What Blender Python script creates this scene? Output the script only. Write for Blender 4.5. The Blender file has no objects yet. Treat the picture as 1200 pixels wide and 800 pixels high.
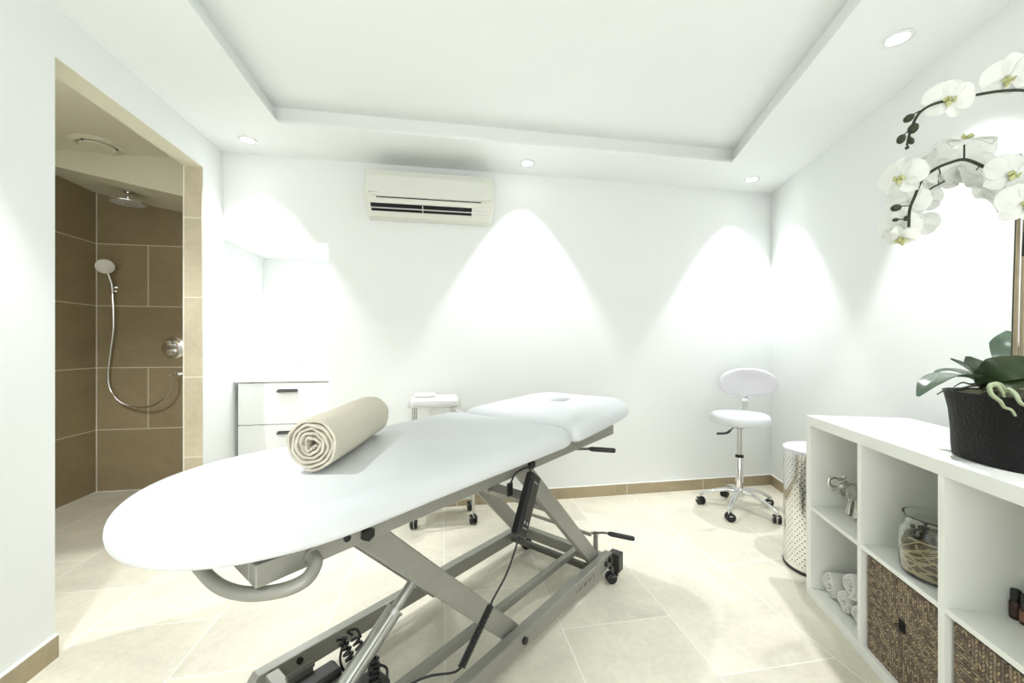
import bpy, bmesh, math, random
from mathutils import Vector, Matrix, Quaternion
random.seed(7)
R = math.radians
PI = math.pi
col = bpy.context.scene.collection

# ------------------------------------------------------------------ materials
def lin(c):
    c = c / 255.0
    return c / 12.92 if c <= 0.04045 else ((c + 0.055) / 1.055) ** 2.4

def srgb(r, g, b):
    return (lin(r), lin(g), lin(b), 1.0)

def nt(name):
    m = bpy.data.materials.new(name)
    m.use_nodes = True
    t = m.node_tree
    b = t.nodes['Principled BSDF']
    return m, t, b

def N(t, kind, **kw):
    n = t.nodes.new(kind)
    for k, v in kw.items():
        if k in n.inputs:
            n.inputs[k].default_value = v
        else:
            setattr(n, k, v)
    return n

def math_n(t, op, a, b=None, c=None):
    n = t.nodes.new('ShaderNodeMath')
    n.operation = op
    for i, x in enumerate((a, b, c)):
        if x is None:
            continue
        if isinstance(x, (int, float)):
            n.inputs[i].default_value = x
        else:
            t.links.new(x, n.inputs[i])
    return n.outputs[0]

def plain(name, c, rough=0.5, metal=0.0, var=0.04, nscale=20, bump=0.0, bscale=200, spec=0.5, coat=0.0, trans=0.0, ior=1.45, sub=0.0):
    m, t, b = nt(name)
    co = N(t, 'ShaderNodeTexCoord')
    no = N(t, 'ShaderNodeTexNoise', Scale=nscale, Detail=4.0)
    t.links.new(co.outputs['Object'], no.inputs['Vector'])
    mx = t.nodes.new('ShaderNodeMix')
    mx.data_type = 'RGBA'
    mx.inputs[6].default_value = tuple(min(1, x * (1 - var)) for x in c[:3]) + (1,)
    mx.inputs[7].default_value = tuple(min(1, x * (1 + var)) for x in c[:3]) + (1,)
    t.links.new(no.outputs['Fac'], mx.inputs[0])
    t.links.new(mx.outputs[2], b.inputs['Base Color'])
    b.inputs['Roughness'].default_value = rough
    b.inputs['Metallic'].default_value = metal
    b.inputs['Specular IOR Level'].default_value = spec
    b.inputs['Coat Weight'].default_value = coat
    b.inputs['Transmission Weight'].default_value = trans
    b.inputs['IOR'].default_value = ior
    if sub:
        b.inputs['Subsurface Weight'].default_value = sub
        b.inputs['Subsurface Radius'].default_value = (0.02, 0.02, 0.02)
    if bump:
        n2 = N(t, 'ShaderNodeTexNoise', Scale=bscale, Detail=3.0)
        t.links.new(co.outputs['Object'], n2.inputs['Vector'])
        bp = N(t, 'ShaderNodeBump', Strength=bump, Distance=0.004)
        t.links.new(n2.outputs['Fac'], bp.inputs['Height'])
        t.links.new(bp.outputs['Normal'], b.inputs['Normal'])
    return m

def tile_mat(name, base, grout, ua, va, w, h, off, uo=0.0, vo=0.0, gw=0.004, rough=0.45, strength=1.0, spec=0.4, alt=False):
    """stone tile: columns of width w along axis ua, joints every h along axis va shifted by off per column"""
    m, t, b = nt(name)
    geo = N(t, 'ShaderNodeNewGeometry')
    sep = N(t, 'ShaderNodeSeparateXYZ')
    t.links.new(geo.outputs['Position'], sep.inputs[0])
    U = math_n(t, 'SUBTRACT', sep.outputs[ua], uo)
    V = math_n(t, 'SUBTRACT', sep.outputs[va], vo)
    cu = math_n(t, 'DIVIDE', U, w)
    ci = math_n(t, 'FLOOR', cu)
    fu = math_n(t, 'SUBTRACT', cu, ci)
    v2 = math_n(t, 'ADD', V, math_n(t, 'MULTIPLY', math_n(t, 'FLOORED_MODULO', ci, 2.0) if alt else ci, off))
    cv = math_n(t, 'DIVIDE', v2, h)
    cj = math_n(t, 'FLOOR', cv)
    fv = math_n(t, 'SUBTRACT', cv, cj)
    du = math_n(t, 'MULTIPLY', math_n(t, 'MINIMUM', fu, math_n(t, 'SUBTRACT', 1.0, fu)), w)
    dv = math_n(t, 'MULTIPLY', math_n(t, 'MINIMUM', fv, math_n(t, 'SUBTRACT', 1.0, fv)), h)
    d = math_n(t, 'MINIMUM', du, dv)
    g = math_n(t, 'LESS_THAN', d, gw / 2)
    cmb = N(t, 'ShaderNodeCombineXYZ')
    t.links.new(ci, cmb.inputs[0]); t.links.new(cj, cmb.inputs[1])
    wn = N(t, 'ShaderNodeTexWhiteNoise')
    t.links.new(cmb.outputs[0], wn.inputs['Vector'])
    off3 = N(t, 'ShaderNodeVectorMath', operation='MULTIPLY_ADD')
    t.links.new(wn.outputs['Color'], off3.inputs[0])
    off3.inputs[1].default_value = (7, 7, 7)
    t.links.new(geo.outputs['Position'], off3.inputs[2])
    n1 = N(t, 'ShaderNodeTexNoise', Scale=2.2, Detail=6.0, Roughness=0.6, Distortion=1.2)
    n2 = N(t, 'ShaderNodeTexNoise', Scale=45.0, Detail=4.0)
    t.links.new(off3.outputs[0], n1.inputs['Vector'])
    t.links.new(off3.outputs[0], n2.inputs['Vector'])
    f = math_n(t, 'ADD', math_n(t, 'MULTIPLY', math_n(t, 'SUBTRACT', n1.outputs['Fac'], 0.5), 0.55 * strength),
               math_n(t, 'MULTIPLY', math_n(t, 'SUBTRACT', n2.outputs['Fac'], 0.5), 0.22 * strength))
    f = math_n(t, 'ADD', f, math_n(t, 'MULTIPLY', math_n(t, 'SUBTRACT', wn.outputs['Value'], 0.5), 0.08 * strength))
    f = math_n(t, 'ADD', f, 1.0)
    sc = N(t, 'ShaderNodeVectorMath', operation='SCALE')
    sc.inputs[0].default_value = base[:3]
    t.links.new(f, sc.inputs['Scale'])
    mx = t.nodes.new('ShaderNodeMix'); mx.data_type = 'RGBA'
    t.links.new(g, mx.inputs[0])
    t.links.new(sc.outputs[0], mx.inputs[6])
    mx.inputs[7].default_value = grout
    t.links.new(mx.outputs[2], b.inputs['Base Color'])
    b.inputs['Roughness'].default_value = rough
    b.inputs['Specular IOR Level'].default_value = spec
    bp = N(t, 'ShaderNodeBump', Strength=0.35, Distance=0.002)
    t.links.new(math_n(t, 'SUBTRACT', 1.0, g), bp.inputs['Height'])
    t.links.new(bp.outputs['Normal'], b.inputs['Normal'])
    return m

WALL = plain('painted plaster', (0.865, 0.89, 0.868, 1), 0.75, var=0.008, nscale=3, spec=0.2)
CEIL = plain('ceiling paint', (0.865, 0.89, 0.868, 1), 0.8, var=0.006, nscale=3, spec=0.2)
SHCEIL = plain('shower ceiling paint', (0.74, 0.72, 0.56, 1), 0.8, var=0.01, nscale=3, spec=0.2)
GROUT = (0.70, 0.64, 0.47, 1)
FLOOR = tile_mat('beige floor tile', (0.72, 0.69, 0.56, 1), (0.88, 0.86, 0.76, 1), 0, 1, 0.45, 0.90, 0.30, 0.01, 1.495 - 0.60, 0.005, 0.38)
STILE_B = tile_mat('darkened stone wall tile', (0.33, 0.265, 0.155, 1), GROUT, 2, 0, 0.4643, 0.93, 0.589, 0.0, -2.546, 0.007, 0.5, alt=True)  # beige tile given a darker colour for the shower's dimness
STILE_L = tile_mat('darkened stone side tile', (0.33, 0.265, 0.155, 1), GROUT, 2, 1, 0.4643, 9.0, 0.0, 0.0, -4.0, 0.007, 0.5)  # same tile, the shower's weak light put into its colour
JAMB = tile_mat('beige jamb tile', (0.60, 0.54, 0.385, 1), (0.82, 0.79, 0.66, 1), 2, 0, 0.4525, 9.0, 0.0, 0.012, -5.0, 0.006, 0.45)
BASEB_X = tile_mat('beige skirting tile', (0.42, 0.35, 0.225, 1), (0.75, 0.71, 0.58, 1), 0, 2, 0.62, 9.0, 0.0, 0.10, -3, 0.005, 0.45)
BASEB_Y = tile_mat('beige side skirting tile', (0.42, 0.35, 0.225, 1), (0.75, 0.71, 0.58, 1), 1, 2, 0.62, 9.0, 0.0, 0.05, -3, 0.005, 0.45)
GROUTM = plain('white grout', (0.85, 0.84, 0.78, 1), 0.7)
LAM = plain('white laminate', (0.88, 0.90, 0.84, 1), 0.35, var=0.01, spec=0.4)
GLOSSW = plain('white lacquer', (0.84, 0.86, 0.83, 1), 0.25, var=0.01)
VINYL = plain('white vinyl', (0.70, 0.725, 0.73, 1), 0.42, var=0.012, nscale=6, bump=0.04, bscale=350, spec=0.4)
VINYLG = plain('glossy white vinyl', (0.80, 0.79, 0.83, 1), 0.22, var=0.01, nscale=6, spec=0.6)
STEEL = plain('silver grey painted steel', (0.31, 0.31, 0.27, 1), 0.36, metal=0.35, var=0.06, nscale=60, bump=0.05, bscale=700)
STEELD = plain('dark grey painted steel', (0.10, 0.10, 0.085, 1), 0.4, metal=0.3, var=0.06)
ALU = plain('brushed aluminium', (0.52, 0.54, 0.50, 1), 0.32, metal=0.7, var=0.05, nscale=40)
CHROME = plain('polished chrome', (0.80, 0.80, 0.80, 1), 0.07, metal=1.0, var=0.02)
SATIN = plain('satin stainless steel', (0.62, 0.62, 0.60, 1), 0.2, metal=1.0, var=0.04)
BLACK = plain('black plastic', (0.012, 0.013, 0.013, 1), 0.38, var=0.1)
RUBBER = plain('black rubber', (0.018, 0.018, 0.018, 1), 0.6, var=0.1)
DGREY = plain('dark grey plastic', (0.035, 0.035, 0.03, 1), 0.4, var=0.05)
GREYP = plain('grey plastic', (0.35, 0.36, 0.34, 1), 0.45)
ACW = plain('cream white plastic', (0.74, 0.75, 0.66, 1), 0.4, var=0.008)
ACL = plain('pale grey plastic', (0.60, 0.61, 0.58, 1), 0.4)
RECESS_SHADE = plain('painted recess shade', (0.01, 0.01, 0.01, 1), 0.9)  # near-black colour painted for shade inside gaps, slots and holes
TOWELC = plain('beige terry cloth', (0.76, 0.72, 0.585, 1), 0.95, var=0.16, nscale=260, bump=0.9, bscale=520, spec=0.1)
TOWELW = plain('white terry cloth', (0.83, 0.84, 0.80, 1), 0.95, var=0.05, nscale=200, bump=0.7, bscale=500, spec=0.1)
LEAF = plain('dark green glossy leaf', (0.018, 0.032, 0.009, 1), 0.42, var=0.35, nscale=14, spec=0.18)
LEAFG = plain('grey green glossy leaf', (0.06, 0.10, 0.06, 1), 0.25, var=0.3, nscale=14, spec=0.6)
PETAL = plain('white orchid petal', (0.90, 0.92, 0.88, 1), 0.6, var=0.05, nscale=60, spec=0.2, sub=0.25)
LIP = plain('yellow green lip', (0.50, 0.52, 0.24, 1), 0.5, var=0.35, nscale=200)
LIPD = plain('brown lip mark', (0.10, 0.06, 0.02, 1), 0.5)
STEM = plain('dark orchid stem', (0.022, 0.028, 0.012, 1), 0.5, var=0.2, nscale=60)
STICK = plain('tan bamboo stick', (0.36, 0.30, 0.19, 1), 0.6, var=0.2, nscale=40)
BUD = plain('dark green bud', (0.03, 0.035, 0.014, 1), 0.5, var=0.3, nscale=100)
ROOT = plain('pale green aerial root', (0.26, 0.31, 0.18, 1), 0.6, var=0.2, nscale=80)
MOSS = plain('olive moss', (0.045, 0.045, 0.015, 1), 0.95, var=0.6, nscale=90, bump=1.0, bscale=90)
POT = plain('black woven pot', (0.006, 0.006, 0.006, 1), 0.55, var=0.3, nscale=150, bump=1.0, bscale=130, spec=0.25)
AMBER = plain('dark brown glass', (0.035, 0.018, 0.012, 1), 0.2, var=0.2)
LABELM = plain('reddish brown label', (0.20, 0.09, 0.06, 1), 0.5, var=0.2, nscale=100)
TWIG = plain('dried brown potpourri', (0.13, 0.095, 0.05, 1), 0.9, var=0.8, nscale=120, bump=1.0, bscale=120)
RAFFIA = plain('cream raffia', (0.55, 0.46, 0.28, 1), 0.7, var=0.2, nscale=60)
MARK = plain('grey lettering', (0.10, 0.10, 0.09, 1), 0.6)
PEWTER = plain('antique silver', (0.62, 0.61, 0.56, 1), 0.22, metal=1.0, var=0.3, nscale=120)
LIDM = plain('lilac white plastic', (0.72, 0.71, 0.76, 1), 0.35)

def translucent(m, f, c):
    t = m.node_tree
    out = [n for n in t.nodes if n.type == 'OUTPUT_MATERIAL'][0]
    tr = N(t, 'ShaderNodeBsdfTranslucent'); tr.inputs['Color'].default_value = c
    mx = N(t, 'ShaderNodeMixShader'); mx.inputs[0].default_value = f
    t.links.new(t.nodes['Principled BSDF'].outputs[0], mx.inputs[1]); t.links.new(tr.outputs[0], mx.inputs[2])
    t.links.new(mx.outputs[0], out.inputs['Surface'])
translucent(PETAL, .35, (.97, .98, .93, 1))

def glass_mat():
    m, t, b = nt('clear glass')
    no = N(t, 'ShaderNodeTexNoise', Scale=30.0)
    rm = math_n(t, 'MULTIPLY', no.outputs['Fac'], 0.02)
    t.links.new(rm, b.inputs['Roughness'])
    b.inputs['Base Color'].default_value = (0.97, 1.0, 0.98, 1)
    b.inputs['Transmission Weight'].default_value = 1.0
    b.inputs['IOR'].default_value = 1.45
    return m
GLASS = glass_mat()

def emit_mat(name, c, s):
    m, t, b = nt(name)
    no = N(t, 'ShaderNodeTexNoise', Scale=5.0)
    b.inputs['Base Color'].default_value = (0.8, 0.8, 0.8, 1)
    b.inputs['Emission Color'].default_value = c
    t.links.new(math_n(t, 'ADD', math_n(t, 'MULTIPLY', no.outputs['Fac'], 0.1), s), b.inputs['Emission Strength'])
    return m
LENS = emit_mat('lit lens', (1, 0.98, 0.97, 1), 6.0)

def perf_mat():
    m, t, b = nt('perforated chrome')
    co = N(t, 'ShaderNodeTexCoord')
    sep = N(t, 'ShaderNodeSeparateXYZ')
    t.links.new(co.outputs['Object'], sep.inputs[0])
    ang = math_n(t, 'ARCTAN2', sep.outputs[1], sep.outputs[0])
    u = math_n(t, 'MULTIPLY', ang, 0.15 / 0.022)
    v = math_n(t, 'DIVIDE', sep.outputs[2], 0.0145)
    vi = math_n(t, 'FLOOR', v)
    u2 = math_n(t, 'ADD', u, math_n(t, 'MULTIPLY', math_n(t, 'MODULO', vi, 2.0), 0.5))
    fu = math_n(t, 'SUBTRACT', math_n(t, 'FRACT', math_n(t, 'ADD', u2, 50)), 0.5)
    fv = math_n(t, 'SUBTRACT', math_n(t, 'FRACT', v), 0.5)
    du = math_n(t, 'MULTIPLY', fu, 0.022); dv = math_n(t, 'MULTIPLY', fv, 0.0145)
    r2 = math_n(t, 'ADD', math_n(t, 'MULTIPLY', du, du), math_n(t, 'MULTIPLY', dv, dv))
    hole = math_n(t, 'LESS_THAN', r2, 0.0032 ** 2)
    band = math_n(t, 'MULTIPLY', math_n(t, 'GREATER_THAN', sep.outputs[2], 0.035), math_n(t, 'LESS_THAN', sep.outputs[2], 0.545))
    hole = math_n(t, 'MULTIPLY', hole, band)
    mx = t.nodes.new('ShaderNodeMix'); mx.data_type = 'RGBA'
    t.links.new(hole, mx.inputs[0])
    mx.inputs[6].default_value = (0.78, 0.78, 0.76, 1)
    mx.inputs[7].default_value = (0.05, 0.05, 0.045, 1)
    t.links.new(mx.outputs[2], b.inputs['Base Color'])
    b.inputs['Metallic'].default_value = 1.0
    b.inputs['Roughness'].default_value = 0.13
    wn = N(t, 'ShaderNodeTexNoise', Scale=5.0, Detail=1.0)
    t.links.new(co.outputs['Object'], wn.inputs['Vector'])
    bp = N(t, 'ShaderNodeBump', Strength=0.25, Distance=0.02)
    t.links.new(wn.outputs['Fac'], bp.inputs['Height'])
    t.links.new(bp.outputs['Normal'], b.inputs['Normal'])
    return m
PERF = perf_mat()

def weave_mat():
    """seagrass weave: strands run square to the nearest side of the face, meeting on the diagonals"""
    m, t, b = nt('woven seagrass')
    co = N(t, 'ShaderNodeTexCoord')
    sep = N(t, 'ShaderNodeSeparateXYZ')
    t.links.new(co.outputs['Object'], sep.inputs[0])
    x = sep.outputs[0]
    z = math_n(t, 'SUBTRACT', sep.outputs[2], 0.165)
    isx = math_n(t, 'GREATER_THAN', math_n(t, 'ABSOLUTE', x), math_n(t, 'ABSOLUTE', z))
    nx = math_n(t, 'SUBTRACT', 1.0, isx)
    # in top/bottom quarters strands run up; in side quarters they run across
    p = math_n(t, 'ADD', math_n(t, 'MULTIPLY', isx, z), math_n(t, 'MULTIPLY', nx, x))
    q = math_n(t, 'ADD', math_n(t, 'MULTIPLY', isx, x), math_n(t, 'MULTIPLY', nx, z))
    row = math_n(t, 'DIVIDE', p, 0.0095)
    ri = math_n(t, 'FLOOR', row)
    fr = math_n(t, 'SUBTRACT', row, ri)
    alt = math_n(t, 'SUBTRACT', math_n(t, 'MULTIPLY', math_n(t, 'FLOORED_MODULO', ri, 2.0), 2.0), 1.0)
    tw = math_n(t, 'ADD', math_n(t, 'DIVIDE', q, 0.011), math_n(t, 'MULTIPLY', math_n(t, 'MULTIPLY', fr, alt), 0.9))
    s1 = math_n(t, 'ABSOLUTE', math_n(t, 'SINE', math_n(t, 'MULTIPLY', tw, PI)))
    s2 = math_n(t, 'ABSOLUTE', math_n(t, 'SINE', math_n(t, 'MULTIPLY', row, PI)))
    hgt = math_n(t, 'MULTIPLY', math_n(t, 'POWER', s1, 0.5), math_n(t, 'POWER', s2, 0.5))
    cmb = N(t, 'ShaderNodeCombineXYZ')
    t.links.new(ri, cmb.inputs[0]); t.links.new(math_n(t, 'FLOOR', tw), cmb.inputs[1])
    wn = N(t, 'ShaderNodeTexWhiteNoise')
    t.links.new(cmb.outputs[0], wn.inputs['Vector'])
    rp = t.nodes.new('ShaderNodeValToRGB')
    e = rp.color_ramp.elements
    e[0].position = 0; e[0].color = (0.17, 0.115, 0.075, 1)
    e[1].position = 1; e[1].color = (0.66, 0.53, 0.31, 1)
    e2 = e.new(0.45); e2.color = (0.36, 0.28, 0.20, 1)
    t.links.new(wn.outputs['Value'], rp.inputs[0])
    mx = t.nodes.new('ShaderNodeMix'); mx.data_type = 'RGBA'
    t.links.new(hgt, mx.inputs[0])
    mx.inputs[6].default_value = (0.05, 0.033, 0.02, 1)
    t.links.new(rp.outputs[0], mx.inputs[7])
    t.links.new(mx.outputs[2], b.inputs['Base Color'])
    b.inputs['Roughness'].default_value = 0.7
    bp = N(t, 'ShaderNodeBump', Strength=1.0, Distance=0.006)
    t.links.new(hgt, bp.inputs['Height'])
    t.links.new(bp.outputs['Normal'], b.inputs['Normal'])
    return m
WEAVE = weave_mat()

# ------------------------------------------------------------------ mesh helpers
class MB:
    def __init__(s):
        s.bm = bmesh.new()
    def quad(s, pts):
        return s.bm.faces.new([s.bm.verts.new(p) for p in pts])
    def box(s, x0, x1, y0, y1, z0, z1, M=None):
        c = [(x0, y0, z0), (x1, y0, z0), (x1, y1, z0), (x0, y1, z0), (x0, y0, z1), (x1, y0, z1), (x1, y1, z1), (x0, y1, z1)]
        v = [s.bm.verts.new(M @ Vector(p) if M else p) for p in c]
        for f in ((0, 3, 2, 1), (4, 5, 6, 7), (0, 1, 5, 4), (1, 2, 6, 5), (2, 3, 7, 6), (3, 0, 4, 7)):
            s.bm.faces.new([v[i] for i in f])
        return s
    def beam(s, p0, p1, w, h, up=(0, 0, 1)):
        """box section from p0 to p1; w across, h along 'up'"""
        p0 = Vector(p0); p1 = Vector(p1); d = (p1 - p0); L = d.length; d.normalize()
        u = Vector(up); sd = d.cross(u).normalized(); u = sd.cross(d).normalized()
        M = Matrix((d, sd, u)).transposed().to_4x4(); M.translation = p0
        return s.box(0, L, -w / 2, w / 2, -h / 2, h / 2, M)
    def rings(s, rs, cap=True, closed=True):
        vs = [[s.bm.verts.new(p) for p in r] for r in rs]
        n = len(rs[0])
        for a, b in zip(vs[:-1], vs[1:]):
            for i in range(n if closed else n - 1):
                j = (i + 1) % n
                s.bm.faces.new((a[i], a[j], b[j], b[i]))
        if cap:
            s.bm.faces.new(vs[0][::-1]); s.bm.faces.new(vs[-1])
        return vs
    def tube(s, pts, r, n=10, cap=True, ell=1.0):
        pts = [Vector(p) for p in pts]
        rr = r if isinstance(r, (list, tuple)) else [r] * len(pts)
        rs = []
        prev = None
        for i, p in enumerate(pts):
            d = (pts[min(i + 1, len(pts) - 1)] - pts[max(i - 1, 0)]).normalized()
            if prev is None:
                a = Vector((0, 0, 1)) if abs(d.z) < 0.9 else Vector((1, 0, 0))
                a = (a - d * a.dot(d)).normalized()
            else:
                a = (prev - d * prev.dot(d)).normalized()
            prev = a
            b = d.cross(a)
            rs.append([p + (a * math.cos(2 * PI * k / n) * ell + b * math.sin(2 * PI * k / n)) * rr[i] for k in range(n)])
        s.rings(rs, cap)
        return s
    def lathe(s, prof, c=(0, 0, 0), n=40, axis='z', M=None, cap=True, sx=1, sy=1):
        rs = []
        for r, z in prof:
            ring = []
            for k in range(n):
                a = 2 * PI * k / n
                p = Vector((r * math.cos(a) * sx, r * math.sin(a) * sy, z))
                if M: p = M @ p
                ring.append(p + Vector(c))
            rs.append(ring)
        s.rings(rs, cap)
        return s
    def prism(s, pts2, y0, y1, M=None, plane='xz'):
        if plane == 'xz':
            f = lambda p, y: Vector((p[0], y, p[1]))
        elif plane == 'yz':
            f = lambda p, y: Vector((y, p[0], p[1]))
        else:
            f = lambda p, y: Vector((p[0], p[1], y))
        rs = [[(M @ f(p, y)) if M else f(p, y) for p in pts2] for y in (y0, y1)]
        s.rings(rs)
        return s
    def sphere(s, c, r, n=16, m=10, M=None):
        rx, ry, rz = r if isinstance(r, tuple) else (r, r, r)
        prof = [(max(1e-4, math.sin(PI * k / m)), -math.cos(PI * k / m)) for k in range(m + 1)]
        rs = []
        for q, z in prof:
            ring = []
            for k in range(n):
                a = 2 * PI * k / n
                p = Vector((q * math.cos(a) * rx, q * math.sin(a) * ry, z * rz))
                if M: p = M @ p
                ring.append(p + Vector(c))
            rs.append(ring)
        s.rings(rs)
        return s
    def build(s, name, mat, parent=None, smooth=False, bevel=0.0, loc=None, rotz=0.0, seg=2, angle=40):
        bmesh.ops.recalc_face_normals(s.bm, faces=s.bm.faces)
        me = bpy.data.meshes.new(name)
        s.bm.to_mesh(me); s.bm.free()
        me.materials.append(mat)
        o = bpy.data.objects.new(name, me)
        col.objects.link(o)
        if parent: o.parent = parent
        if loc is not None: o.location = loc
        o.rotation_euler.z = rotz
        if smooth:
            for p in me.polygons: p.use_smooth = True
            bm = bmesh.new(); bm.from_mesh(me)
            for e in bm.edges:
                if len(e.link_faces) == 2 and e.calc_face_angle(0) > R(angle):
                    e.smooth = False
            bm.to_mesh(me); bm.free()
        if bevel:
            md = o.modifiers.new('bevel', 'BEVEL')
            md.width = bevel; md.segments = seg; md.limit_method = 'ANGLE'; md.angle_limit = R(50)
        return o

def tag(o, label, cat, group=None):
    o['label'] = label; o['category'] = cat
    if group: o['group'] = group
    return o

def thing(name, label, cat, loc=(0, 0, 0), rotz=0.0, group=None):
    o = bpy.data.objects.new(name, None)
    o.empty_display_size = 0.1
    col.objects.link(o)
    o.location = loc; o.rotation_euler.z = rotz
    return tag(o, label, cat, group)

def struct(o):
    o['kind'] = 'structure'
    return o

def smoothpath(pts, k=8):
    """Catmull-Rom through points"""
    P = [Vector(p) for p in pts]
    P = [P[0] * 2 - P[1]] + P + [P[-1] * 2 - P[-2]]
    out = []
    for i in range(1, len(P) - 2):
        for j in range(k):
            t = j / k
            a, b, c, d = P[i - 1], P[i], P[i + 1], P[i + 2]
            out.append(0.5 * ((2 * b) + (c - a) * t + (2 * a - 5 * b + 4 * c - d) * t * t + (3 * b - a - 3 * c + d) * t ** 3))
    out.append(P[-2])
    return out

def copy_tree(o, parent=None):
    c = o.copy(); col.objects.link(c)
    if parent: c.parent = parent
    for ch in list(o.children):
        copy_tree(ch, c)
    return c

# ------------------------------------------------------------------ camera frame (metres; the eye is 1.1 m above the floor)
YAW = R(9.9); EYE = 1.1
def at(u, v, t):
    """point seen at frame position (u, v) at depth t metres"""
    x = (u - 600) / 470.0
    return Vector(((math.sin(YAW) + x * math.cos(YAW)) * t, (math.cos(YAW) - x * math.sin(YAW)) * t, EYE + (404 - v) / 470.0 * t))

cam = bpy.data.cameras.new('camera'); cam.sensor_width = 36; cam.lens = 470 / 1200 * 36
cam.shift_y = 4 / 1200; cam.clip_start = 0.02
co = bpy.data.objects.new('camera', cam); col.objects.link(co)
co.location = (0, 0, EYE); co.rotation_euler = (PI / 2, 0, -YAW)
bpy.context.scene.camera = co

# ------------------------------------------------------------------ the room
H = 2.30
XL, YB = -1.345, 2.772           # left wall, back wall
XR = 2.567                       # back right corner
YN = -1.30                       # wall behind the eye
RS = math.tan(R(19.8))           # the right wall splays
def xr(y): return XR - (YB - y) * RS
OY0, OY1, OZ = 1.671, 2.561, 2.118    # shower opening in left wall
TH = 0.095
NX, NZ, NY = -0.726, 1.76, 3.35  # niche

b = MB(); b.box(-2.70, 2.75, YN - .1, 3.60, -0.1, 0.0)
struct(b.build('floor', FLOOR))
# left wall with the opening
b = MB()
b.box(XL - TH, XL, YN, OY0, 0, H)
b.box(XL - TH, XL, OY0, OY1, OZ, H)
b.box(XL - TH, XL, OY1, YB, 0, H)
struct(b.build('wall_left', WALL))
b = MB(); b.box(XL - .001, XL - TH - .004, OY1 - .008, OY1 + .0, 0, OZ)
struct(b.build('trim_1', JAMB))
b = MB()
b.box(XL - TH - .0005, XL - TH + .004, OY1 - .010, OY1 + .004, 0, OZ); b.box(XL - TH, XL, OY1 - .009, OY1, OZ - .005, OZ)
struct(b.build('trim_2', GROUTM))
b = MB(); b.box(XL - TH, XL, OY0, OY1 - .009, OZ - .004, OZ - .0005)
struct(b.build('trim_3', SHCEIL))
# back wall with the niche
b = MB()
b.box(NX, XR + .2, YB, YB + .12, 0, H)
b.box(XL - TH, NX, YB, YB + .12, NZ, H)
struct(b.build('wall_back', WALL))
b = MB()
b.box(XL - TH, XL, YB, NY, 0, NZ + .1)            # niche left cheek
b.box(NX, NX + .06, YB + .12, NY, 0, NZ + .1)
b.box(XL - TH, NX + .06, NY, NY + .06, 0, NZ + .1)
b.box(XL, NX, YB + .12, NY, NZ, NZ + .1)
struct(b.build('wall_niche', WALL))
# right wall
b = MB()
b.prism([(xr(YN), YN), (XR, YB), (XR + .1, YB), (xr(YN) + .1, YN)], 0, H, plane='xy')
struct(b.build('wall_right', WALL))
WX0, WX1, WZ0, WZ1 = -1.0, .80, .04, 2.05  # unseen opening added behind the camera to let in fill light
b = MB()
b.box(XL - TH, WX0, YN - .1, YN, 0, H); b.box(WX1, xr(YN) + .1, YN - .1, YN, 0, H)
b.box(WX0, WX1, YN - .1, YN, 0, WZ0); b.box(WX0, WX1, YN - .1, YN, WZ1, H)
struct(b.build('wall_front', WALL))
b = MB()
for x0, x1, z0, z1 in ((WX0, WX0 + .05, WZ0, WZ1), (WX1 - .05, WX1, WZ0, WZ1), (WX0 + .05, WX1 - .05, WZ0, WZ0 + .05), (WX0 + .05, WX1 - .05, WZ1 - .05, WZ1), (-.15, -.10, WZ0 + .05, WZ1 - .05)):
    b.box(x0, x1, YN - .075, YN - .03, z0, z1)
struct(b.build('added_window_1', WALL))  # frame of the added opening, without a pane
# ceiling with the recessed tray
TX0, TY1, TX1, TY0 = -0.876, 2.352, 1.880, -0.75
tx1n = TX1 - (TY1 - TY0) * math.tan(R(20.3))
outer = [(XL, YB), (XR, YB), (xr(YN), YN), (XL, YN)]
inner = [(TX0, TY1), (TX1, TY1), (tx1n, TY0), (TX0, TY0)]
b = MB()
ov = [b.bm.verts.new((x, y, H)) for x, y in outer]
iv = [b.bm.verts.new((x, y, H)) for x, y in inner]
lv = [b.bm.verts.new((x, y, H + .016)) for x, y in inner]
ins = [(TX0 - .03, TY1 + .03), (TX1 + .035, TY1 + .03), (tx1n + .03, TY0 - .03), (TX0 - .03, TY0 - .03)]
jv = [b.bm.verts.new((x, y, H + .016)) for x, y in ins]
tv = [b.bm.verts.new((x, y, H + .10)) for x, y in ins]
for i in range(4):
    j = (i + 1) % 4
    b.bm.faces.new((ov[i], ov[j], iv[j], iv[i]))
    b.bm.faces.new((iv[i], iv[j], lv[j], lv[i]))
    b.bm.faces.new((lv[i], lv[j], jv[j], jv[i]))
    b.bm.faces.new((jv[i], jv[j], tv[j], tv[i]))
b.bm.faces.new(tv)
ot = [b.bm.verts.new((x, y, H + .14)) for x, y in outer]
for i in range(4):
    j = (i + 1) % 4
    b.bm.faces.new((ov[i], ot[i], ot[j], ov[j]))
b.bm.faces.new(ot)
struct(b.build('ceiling', CEIL))
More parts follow.
